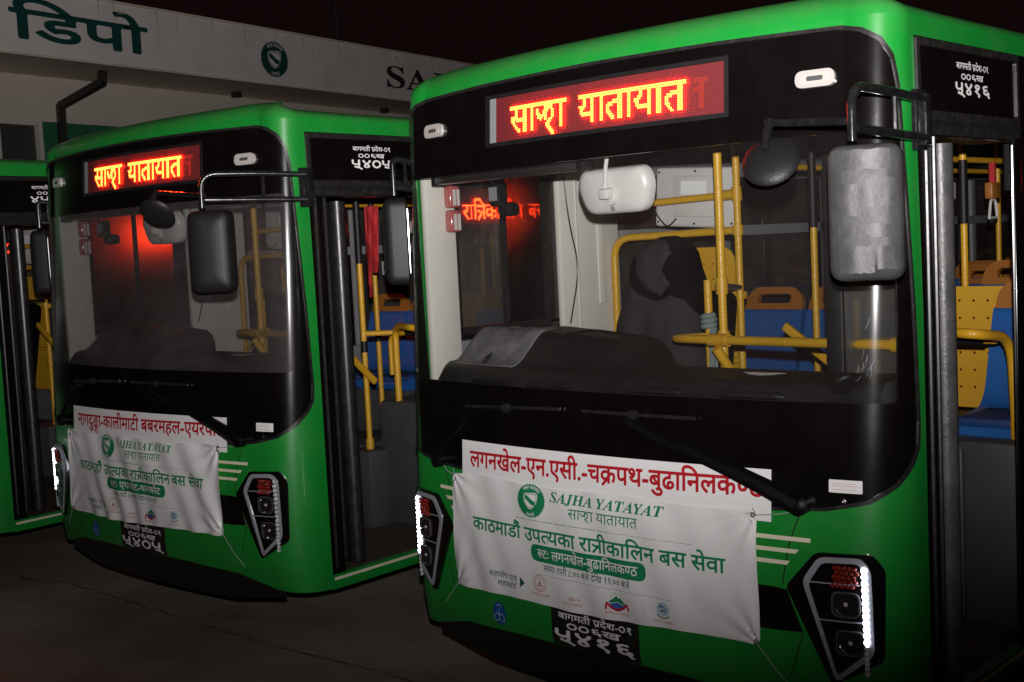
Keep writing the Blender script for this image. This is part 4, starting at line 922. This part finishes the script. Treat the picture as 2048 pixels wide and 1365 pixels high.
def outside_mirror(R, sg, head, turn, rnd=None, hm=None):
    """bracket, bent arm and housing; head=(x,y) of the housing, turn=its heading"""
    X = lambda x: sg*x
    hx, hy = head; M = Matrix.Translation((hx,hy,2.130)) @ Matrix.Rotation(turn, 4, 'Z')
    mb = MB(); mb.box(min(X(1.232),X(1.275)),max(X(1.232),X(1.275)),.30,.345,2.345,2.515,.006); mb.box(min(X(1.232),X(1.25)),max(X(1.232),X(1.25)),.28,.36,2.33,2.53,.004)
    for z in (2.37,2.43,2.49): mb.lathe([(.008,0),(.007,.006),(.0001,.007)], (X(1.25),.35,z), (X(1),0,0), 8)
    A = mb.build('outside_mirror', MT['steelblack'], R)
    P0 = np.array([X(1.262),.31]); P1 = np.array((M @ Vector((-.035*sg,-.005,0)))[:2]); at = lambda t, z: (*(P0+(P1-P0)*t), z)
    mb = MB(); mb.tube(fillet([at(0,2.495), at(.5,2.508), at(1,2.512), at(1,2.345)], .085, 8), .0150, 12)
    mb.tube([at(0,2.370), at(.97,2.385)], .0150, 12); mb.tube([at(.42,2.375), at(.42,2.505)], .010, 8)
    if rnd:
        mb.tube([at(.97,2.405), (rnd[0],rnd[1]+.01,rnd[2]+.115)], .012, 10); mb.lathe([(.016,0),(.016,.02),(.0001,.02)], (rnd[0]-.015,rnd[1]+.01,rnd[2]+.115), (1,0,0), 10)
    mb.build('mirror_arm', MT['steelblack'], A)
    out = rrect(-.109, .109, -.205, .203, .046, 6); mb = MB(); rr = []
    for k, d in ((.93,.050),(1,.042),(1,-.02),(.965,-.042),(.86,-.056),(.55,-.066),(.2,-.069)): rr += [M @ Vector((u*k, d, v*(1-(1-k)*.55))) for u, v in out]
    kk = len(out); mb.add(rr, [(i*kk+j, i*kk+(j+1) % kk, (i+1)*kk+(j+1) % kk, (i+1)*kk+j) for i in range(6) for j in range(kk)]+[tuple(range(6*kk, 7*kk)), tuple(range(kk))])
    h = mb.build('mirror_housing', hm or MT['leather'], A, 40)
    mb = MB(); mb.prism([rrect(-.094,.094,-.190,.190,.04)], lambda u, v, d: M @ Vector((u, d, v)), .050, .053); mb.build('mirror_glass', MT['chrome'], h, 0)
    if rnd:
        mb = MB(); mb.lathe([(.0001,.017),(.028,.016),(.055,.011),(.080,.003),(.093,-.008),(.096,-.014),(.092,-.018),(.0001,-.018)], rnd[:3], rnd[3], 32); rm = mb.build('round_mirror', MT['leather'], A, 40)
        x, y, z = rnd[:3]; mb = MB(); mb.tube([(x,y+.01,z+.125), (x,y-.015,z+.08), (x,y-.03,z+.03)], [.012,.016,.012], 10); mb.lathe([(.017,0),(.017,.012),(.013,.014)], (x,y+.01,z+.105), (0,-.3,1), 10); mb.build('mirror_clamp', MT['steelblack'], rm)
    return A, h, M
def plate(R, number, wide=True):
    pl = skin('number_plate', [[(-.225,.462),(.222,.462),(.222,.632),(-.225,.632)]], MT['plate'], R, .006, .006)
    lettering('plate_lettering', MT['twhite'], pl, [('बागमती Pदेश-O१', -.185, .19, .600, .576, .014, .03, .0075), ('OO६ख', -.14, .14, .563, .539, .016, .026, .0075), (number, -.207, .203, .528, .484, .020, .022, .0075)])
def side_number(R, number, part=1.0):
    lettering('fleet_number', MT['twhite'], R, [('बागमती Pदेश-O१', 1.725, 1.995, 2.648, 2.627, .010, .03, .0045), ('OO६ख', 1.762, 1.952, 2.611, 2.591, .012, .026, .0045), (number, 1.713, 1.713+.292*part, 2.577, 2.538, .018, .022, .0045)])
# ================================================================ the four buses
bus = build_bus()
rows = [(bus, (0,0,0), 0)]
for T in (((-3.19633,-.17019,0), .04677), ((-6.15,-.60,0), .09), ((-9.15,-.60,0), .12)):
    rows.append((copy_tree(bus), *T))
for o, L, a in rows: o.location = L; o.rotation_euler = (0,0,a); o['category'] = 'bus'; o['group'] = 'green city buses parked side by side'
b1, b2, b3, b4 = [r[0] for r in rows]
b1['label'] = 'nearest green city bus, plate ५४१६, red lit sign, both lamp strips lit, grey jacket inside'
b2['label'] = 'second green city bus, plate ५४०५, dark headlight strip and plain black mirror'
b3['label'] = 'green city bus at the left edge, only its door side with number ४५ showing'
b4['label'] = 'farthest green bus, its red side sign glimpsed through the door of the bus numbered ४५'
plate(b1, 'F४१६'); side_number(b1, 'F४१६'); plate(b2, 'F४OF'); side_number(b2, 'F४OF'); side_number(b3, '४F', .52)
def sub(o, *names):
    for n in names:
        o = [c for c in kids(o) if c.name.split('.')[0] == n]; o = o[0]
    return o
# the near bus has its door-side mirror patched with clear tape
A, H, mt_ = outside_mirror(b1, 1, (1.295,-.16), rad(23), (.930,-.10,2.322,(.22,-.75,.50)), MT['tape']); H['label'] = 'mirror housing wrapped in clear tape over grey patches'
outside_mirror(b1, -1, (-1.325,.24), rad(-40))
outside_mirror(b2, 1, (1.00,-.10), rad(38), (.53,-.10,2.335,(.30,-.75,-.75))); outside_mirror(b2, -1, (-1.325,.24), rad(-40))
mb = MB()
for u0, u1, z0, z1, k in ((-.11,.09,.185,.125,0),(-.10,-.005,.085,-.01,1),(.005,.105,.10,.015,2),(-.105,.11,-.035,-.075,3),(-.09,.03,-.10,-.18,4),(.04,.115,-.10,-.17,5)):
    V = []; nn = 11
    for i in range(nn):
        u = u0+(u1-u0)*i/(nn-1); d = -.0722+.030*abs(u/.130)**3+.001*math.sin(7*i+k*2)
        V += [mt_ @ Vector((u*.84, d, z0+.002*math.sin(i*1.7+k))), mt_ @ Vector((u*.84, d, z1+.002*math.sin(i*2.3+k)))]
    mb.add(V, [(2*i, 2*i+1, 2*i+3, 2*i+2) for i in range(nn-1)])
mb.build('tape_band', mat('silver_tape', (.047,.0455,.0465), .44, spec=.3, bump=(18,.25), var=(16,.5)), H)
mb = MB(); mb.box(-1.158,-1.154,3.02,3.22,1.90,2.01); st = mb.build('window_notice', MT['paper'], b2, 0)
mb = MB(); mb.lathe([(.0001,0),(.045,0),(.045,.001),(.0001,.0012)], (-1.1535,3.08,1.955), (1,0,0), 16); mb.build('notice_symbol', MT['tred'], st)
for b in (b2, b3, b4):
    for o in kids(b):
        if o.name.startswith('door_leaf'):
            d = sub(o, 'edge_seal'); d.data = d.data.copy(); d.data.materials.clear(); d.data.materials.append(MT['rubber'])
for b in (b2, b3, b4):
    if b in (b2, b3):
        for w in kids(b):
            if w.name.split('.')[0] == 'window' and any(c.name.startswith('sliding') for c in kids(w)): w.data = w.data.copy(); w.data.materials.clear(); w.data.materials.append(MT['gglass'])
    o = sub(b, 'windscreen'); o.data = o.data.copy(); o.data.materials.clear(); o.data.materials.append(MT['dglass'])
# scratches on the near windscreen's corner
mb = MB(); rs = random.Random(11)
for k in range(13):
    s, z = rs.gauss(1.125,.022), rs.gauss(1.585,.05); a = rs.gauss(1.2,.25); l = rs.uniform(.008,.045); w = rs.uniform(.00025,.0006)
    L = strip([(s,z),(s+.5*l*math.cos(a)+.003,z+.5*l*math.sin(a)),(s+l*math.cos(a),z+l*math.sin(a))], w); Q = np.array(L)
    mb.add(onbody(Q[:,0], Q[:,1], np.full(len(Q), .0015)), [(0,1,4,5),(1,2,3,4)])
mb.build('scratch', MT['grey'], sub(b1, 'windscreen'), 0)
# strips lit on the near bus and on the far side of the second one
for o in kids(b2):
    if o.name.startswith('headlight') and max(v.co.x for v in o.data.vertices) > 0:
        d = sub(o, 'daytime_running_light'); d.data = d.data.copy(); d.data.materials.clear(); d.data.materials.append(MT['drloff'])

# ================================================================ banners and route sheets
def wob(s, z):
    s = np.asarray(s); z = np.asarray(z)
    return .0035*np.sin(9*s+2.1*np.sin(5*z))*np.sin(11*z+3*s)+.0022*np.sin(31*s+14*z)
def make_banner(Rb, pill_text, label, seed, amp=1.):
    o_ = Vector((0, -.02, .86)); S0, S1 = -.82, .745
    def zb(s): return .607+(.640-.607)*(s-S0)/(S1-S0)
    def surf(s, z, w):
        s = np.asarray(s, float); z = np.asarray(z, float); k = 0
        cor = np.zeros_like(s)
        for cs, cz, dx, dz in ((S0,1.108,1,-1),(S1,1.113,-1,-1),(S1,.636,-1,1),(S0,.605,1,1)):
            a = np.arctan2((z-cz)*dz, (s-cs)*dx); r = np.hypot(s-cs, z-cz); cor += .006*amp*np.sin(a*11+seed)*np.exp(-r/.14)*np.clip(r/.02, 0, 1)
        vert = .0026*amp*np.sin(38*s+2*np.sin(8*z)+seed)*np.clip((1.0-z)/.35, 0, 1)
        P = onbody(s, z, np.asarray(w)+.022+wob(s+seed, z)*amp*1.1+cor+vert)
        return P-np.array(o_)
    Rr = empty('route_banner', (0,0,0)); Rr.matrix_world = Rb_m(Rb) @ Matrix.Translation(o_); tag(Rr, label, 'banner', 'white route banners tied across bus fronts')
    top = [(s, 1.110+.006*math.sin(s*9+seed)+.005*(s+.04)) for s in np.linspace(S1, S0, 24)]; botm = [(s, zb(s)-.004*math.sin(s*7+1+seed)) for s in np.linspace(S0, S1, 24)]
    skin('sheet', [rpoly(botm+top, .012, 3)], MT['vinyl'], Rr, 0, 0, surf=surf, cuts=list(np.arange(-.82, .75, .012)), zc=list(np.arange(.60, 1.12, .014)))
    q = .0011
    emblem(Rr, -.295, 1.044, .080, .069, surf, q, MT['tgreen'], MT['vinyl'])
    lettering('company_lettering', MT['tgreen'], Rr, [('𝑺𝑨𝑱𝑯𝑨 𝒀𝑨𝑻𝑨𝒀𝑨𝑻', -.19, .367, 1.093, 1.052, .006, .03, q, .69), ('साJा यातायात', -.09, .25, 1.034, .997, .004, .03, q)], surf)
    lettering('service_lettering', MT['tgreen'], Rr, [('काठमाडौं उपYयका राTीकािलन बस सेवा', -.669, .622, .930, .878, .019, .024, q)], surf)
    patches('rule', MT['tgreen'], Rr, [[strip([(a, .966), (b, .967)], .0012 if a < .1 else .0007)] for a, b in zip(np.linspace(-.39,.42,12), np.linspace(-.3225,.4875,12))], q, surf)
    r_ = rpoly([(-.310,.797),(.280,.797),(.280,.868),(-.310,.868)], .036, 8)
    pl = patches('route_pill', MT['tgreen'], Rr, [[r_]], q, surf)
    # follow the sheet closely: subdivide the pill
    bpy.data.objects.remove(pl); pl = skin('route_pill', [r_], MT['tgreen'], Rr, q, 0, surf=surf, cuts=list(np.arange(-.3, .28, .02)), zc=[.81,.825,.84,.855])
    lettering('pill_lettering', MT['twhite'], pl, [(pill_text, -.27, .243, .849, .815, .010, .028, q*2)], surf)
    lettering('hours_lettering', MT['tdark'], Rr, [('समयः राती ८:०० बजे देिख ११:०० बजे', -.24, .207, .786, .762, .008, .034, q)], surf)
    patches('thin_rule', MT['tgrey'], Rr, [[strip([(a, .745), (b, .746)], .0008)] for a, b in zip(np.linspace(-.31,.34,12), np.linspace(-.25,.40,12))]+[[strip([(.016,.692),(.016,.648)], .0006)], [strip([(.265,.722),(.264,.661)], .0006)]], q, surf)
    lettering('partner_lettering', MT['tdark'], Rr, [('सहयोग एवं', -.575, -.402, .712, .690, .006, .034, q), ('सहकाR', -.527, -.408, .677, .656, .006, .034, q)], surf)
    patches('arrow', MT['tdark'], Rr, [[[(-.385,.715),(-.385,.668),(-.357,.691)]]], q, surf)
    # partner crests
    c1 = patches('red_crest', MT['tred'], Rr, [[circ(-.268,.706,.037,.034), circ(-.268,.706,.034,.031)], [circ(-.268,.706,.026,.024), circ(-.268,.706,.024,.022)]]+[[[(-.268-w,.694+k*.008),(-.268+w,.694+k*.008),(-.268+w*.6,.699+k*.008),(-.268-w*.6,.699+k*.008)]] for k, w in enumerate((.016,.012,.007))], q, surf)
    patches('red_squiggle', MT['tred'], Rr, [[strip(arc(-.094,.672,.007,.006,0,350,10), .0012)], [strip(arc(-.079,.672,.007,.006,0,350,10), .0012)], [strip([(-.070,.672),(-.060,.676),(-.050,.672),(-.042,.675)], .0012)]], q, surf)
    c3 = patches('mountain_crest', MT['tgreen'], Rr, [[[(.098,.696),(.118,.708),(.134,.722),(.146,.712),(.152,.716),(.178,.694),(.160,.690),(.140,.700),(.118,.692)]], [strip(arc(.138,.698,.036,.034,20,160), .0006)]], q, surf)
    patches('crest_water', MT['tblue'], c3, [[[(.104,.693),(.118,.690),(.140,.698),(.160,.688),(.174,.692),(.166,.676),(.140,.668),(.112,.675)]]], q+.0002, surf)
    patches('crest_ribbon', MT['tred'], c3, [[strip(fillet([(.086,.664),(.092,.694),(.106,.676),(.138,.664),(.170,.678),(.185,.698),(.192,.668)], .01, 4), .0048)]], q+.0005, surf)
    c4 = patches('round_crest', MT['tpale'], Rr, [[circ(.351,.706,.030,.027)]], q, surf)
    patches('crest_peak', MT['tblue'], c4, [[[(.330,.708),(.343,.724),(.350,.720),(.372,.704),(.358,.709),(.348,.713)]]], q+.0004, surf)
    patches('crest_base', MT['tgrey'], c4, [[[(.338,.694),(.365,.694),(.365,.704),(.338,.704)]], [strip(arc(.351,.690,.030,.018,200,340,8), .0032)]], q+.0004, surf)
    lettering('crest_captions', MT['tred'], Rr, [('काठमाडौं महानगरपािलका', -.325, -.21, .664, .655, .0, .06, q), ('लिलतपुर महानगरपािलका', -.13, -.035, .656, .647, .0, .06, q), ('बुढानीलकNठ नगरपािलका', .082, .193, .657, .648, .0, .06, q), ('चनदािगिर नगरपािलका', .304, .397, .660, .651, .0, .06, q)], surf)
    # eyelets and cords
    cs = [(S0+.012,1.094,-.90,1.128),(S1-.012,1.100,.93,1.135),(S1-.012,.648,.875,.48),(S0+.012,.622,-.93,.50)]
    cm_ = mat('cord', (.30,.36,.34), .8) if 'cord' not in bpy.data.materials else bpy.data.materials['cord']
    for s, z, s2, z2 in cs:
        mb = MB(); mc = MB()
        p = surf(np.array(s), np.array(z), np.array(.002)); nn = nrm(np.array(s), np.array(z)); mb.lathe([(.004,.0),(.005,.002),(.009,.0015),(.0095,-.001)], p, nn, 12)
        e2 = onbody(np.array(s2), np.array(z2), np.array(.012))-np.array(o_); mid = (p+e2)/2-np.array([0,.006,.006]); mc.tube([p, mid, e2], .0018, 6)
        mc.tube([p, p+np.array([.012,-.008,.016]), p+np.array([.004,-.006,.028])], .0014, 6)
        mb.build('eyelet', MT['alu'], Rr); mc.build('tie_cord', cm_, Rr)
    return Rr
def Rb_m(b): return Matrix.Translation(b.location) @ Matrix.Rotation(b.rotation_euler.z, 4, 'Z')
def make_sheet(Rb, text, t0, t1, label, z0=1.075):
    o_ = Vector((0,-.01,1.18)); surf = lambda s, z, w: onbody(s, z, np.asarray(w)+.0105)-np.array(o_)
    Rr = empty('route_sheet'); Rr.matrix_world = Rb_m(Rb) @ Matrix.Translation(o_); tag(Rr, label, 'sign', 'white route sheets with red lettering')
    skin('sheet', [[(-.755,z0),(.796,z0+.004),(.796,1.262),(-.755,1.252)]], MT['paper'], Rr, 0, .001, surf=surf)
    A = lettering('route_lettering', MT['tred'], Rr, [(text, t0, t1, 1.207, 1.143, .022, .022, .0012)], lambda s, z, w: surf(s, z+.0145*(s+.7), w))
    return Rr
make_sheet(b1, 'लगनखेल-एन.एसी.-चKपथ-बुढाNिनलकNठ'.replace('ढाNि', 'ढाि'), -.700, .775, 'white sheet with red route name ending बुढानिलकण्ठ stuck below the near windscreen')
make_sheet(b2, 'नागदुGा-कालीमाटी बबरमहल-एयरपोट', -.690, .775, 'white sheet with red route name starting नागदुङ्गा stuck below the second windscreen')
make_banner(b1, 'Uटः लगनखेल-बुढािनलकNठ', 'white vinyl banner with green lettering tied across the front of the near bus', 0.3)
make_banner(b2, 'Uटः एयरपोट-थानकोट', 'creased white vinyl banner with green lettering on the front of the second bus', 2.1, 1.9)

# ================================================================ loose things inside the buses
# hooded jacket hung over the driver's seat
def jacket():
    out = [(-.77,1.882),(-.739,1.995),(-.672,2.06),(-.583,2.091),(-.501,2.093),(-.427,2.07),(-.386,2.013),(-.366,1.935),(-.345,1.88),(-.353,1.766),(-.340,1.657),(-.334,1.535),(-.326,1.30),(-.93,1.30),(-.883,1.548),(-.853,1.678),(-.808,1.78)]
    grey = [(-.692,2.038),(-.578,2.081),(-.505,2.073),(-.454,2.011),(-.506,1.926),(-.449,1.864),(-.524,1.804),(-.602,1.841),(-.661,1.91)]
    body = [(-.96,1.28),(-.90,1.574),(-.82,1.801),(-.729,1.868),(-.654,1.81),(-.538,1.774),(-.464,1.808),(-.397,1.778),(-.335,1.681),(-.30,1.28)]
    A = np.array([out]); f = lambda X, Y: sd_poly([np.array(out)], X, Y)
    V, F = contour(f, -1.0, -.25, 1.27, 2.12, .0075, 0, 0)
    P = np.array(V); X, Z = P[:,0], P[:,1]; d = np.clip(-f(X, Z), 0, None); r = np.where(Z > 1.82, .135, .125); t = np.clip(d/r, 0, 1); h = r*np.sqrt(1-(1-t)**2)
    q = lambda L: sd_poly([np.array(L)], X, Z)
    fold = .010*np.sin(26*X+9*Z)*np.clip((1.80-Z)/.2, 0, 1)+.007*np.sin(47*X-14*Z+1)*np.clip((1.78-Z)/.2, 0, 1)+.009*np.sin(30*(X+Z))*np.sin(21*(Z-X))*np.clip((Z-1.78)/.1, 0, 1)
    seam = -.012*np.exp(-(q(grey)/.010)**2)-.012*np.exp(-(q(body)/.018)**2)*(Z > 1.5)
    hang = np.clip((1.75-Z)/.5, 0, 1)*.05
    yf = 1.325-h-(fold+seam)*np.clip(t*2, 0, 1)-hang*t; yb = 1.325+h*.8
    R = empty('jacket', (-.55,1.325,1.30)); tag(R, 'dark grey hooded jacket hanging over the driver seat of the near bus', 'jacket'); off = np.array([-.55,1.325,1.30])
    mb = MB(); mb.add(np.c_[X, yf, Z]-off, F); mb.add(np.c_[X, yb, Z]-off, [f_[::-1] for f_ in F])
    o = mb.build('body', [MT['cloth'], MT['clothb']], R, 0)
    b = bmesh.new(); b.from_mesh(o.data); bmesh.ops.remove_doubles(b, verts=b.verts, dist=2e-4); bmesh.ops.recalc_face_normals(b, faces=b.faces); b.to_mesh(o.data); b.free(); o.data.shade_smooth()
    C = np.array([p.center for p in o.data.polygons])+off; g = sd_poly([np.array(grey)], C[:,0], C[:,2]); bo = sd_poly([np.array(body)], C[:,0], C[:,2])
    for p, m_ in zip(o.data.polygons, np.where((g < 0) | (bo < 0), 0, 1)): p.material_index = int(m_)
    # stiff collar flap reaching towards the aisle
    fl_ = [(-.40,1.93),(-.345,1.925),(-.317,1.905),(-.292,1.87),(-.272,1.825),(-.300,1.838),(-.335,1.845),(-.345,1.80),(-.40,1.76)]
    V, F = contour(lambda X, Y: sd_poly([np.array(fl_)], X, Y), -.42, -.25, 1.74, 1.95, .008, 0, 0); P = np.array(V); dd = np.clip(-sd_poly([np.array(fl_)], P[:,0], P[:,1]), 0, .02)
    yy = 1.30-.25*(P[:,0]+.40)+.01*np.sin(40*P[:,1]); mb = MB(); mb.add(np.c_[P[:,0], yy-dd*.6, P[:,1]]-off, F); mb.add(np.c_[P[:,0], yy+dd*.6, P[:,1]]-off, [f_[::-1] for f_ in F]); mb.build('collar', MT['clothb'], R, 60)
    return R
jacket()
# felt mat on the dashboard cowl
def dash_mat():
    nx, nd = 30, 22; V = []
    for i in range(nx):
        for j in range(nd):
            u = i/(nx-1); v = j/(nd-1); x = -1.045+u*.44+.03*math.sin(v*3.1)*u-.05*v*(u-.2); d = .12+v*.36-.06*(1-u)*v
            V.append(dash_p(x, d, .004+.0035*math.sin(9*u+5*v)*math.sin(7*v)+.002*math.sin(23*u)))
    off = Vector((-.85,.4,1.6)); mb = MB(); mb.add([Vector(v)-off for v in V], [(i*nd+j, (i+1)*nd+j, (i+1)*nd+j+1, i*nd+j+1) for i in range(nx-1) for j in range(nd-1)])
    o = mb.build('dash_mat', MT['felt'], None, 60); o.location = off; md = o.modifiers.new('s', 'SOLIDIFY'); md.thickness = .007; md.offset = 1
    tag(o, 'worn grey felt mat lying on the dashboard behind the near windscreen', 'mat')
dash_mat()
# ribbon round the post of the near bus
mb = MB(); P = [(.027*math.cos(t), .027*math.sin(t), .0036*t) for t in np.linspace(0, 6*math.pi, 60)]
mb.tube(P, .013, 8)
for k in range(3): mb.tube(fillet([(.02+.008*k,-.015,.02),(.028+.01*k,-.03,-.06),(.020+.016*k,-.026,-.20),(.03+.012*k,-.03,-.30)], .04, 4), [.004]+[.010]*8+[.006], 6)
o = mb.build('cloth_tie', mat('grey_green_cloth', (.17,.21,.20), .85, bump=(150,.4)), None, 60); o.location = (-.11,1.02,1.66)
tag(o, 'grey green cloth knotted round the yellow post by the driver of the near bus', 'cloth')
# red scarf hung from the door pole of the second bus
M2 = Rb_m(b2); mb = MB(); V = []; nx, nz = 16, 26
for i in range(nx):
    for j in range(nz):
        u = i/(nx-1); v = j/(nz-1); ln = .40+.16*(1 if u < .45 else 0)*(.5+.5*math.cos(u*5))
        V.append((.02+.075*u*(1-.25*v)+.012*math.sin(14*u), .02*math.sin(22*u+3*v)+.012*v, -ln*v-.012*math.sin(9*u)*v))
mb.add(V, [(i*nz+j, (i+1)*nz+j, (i+1)*nz+j+1, i*nz+j+1) for i in range(nx-1) for j in range(nz-1)])
o = mb.build('scarf', MT['redcloth'], None, 80); o.matrix_world = M2 @ Matrix.Translation((.455,1.385,2.37)) @ Matrix.Rotation(rad(50), 4, 'Z')
md = o.modifiers.new('s', 'SOLIDIFY'); md.thickness = .004
tag(o, 'red fringed scarf hanging from the pole in the doorway of the second bus', 'scarf')
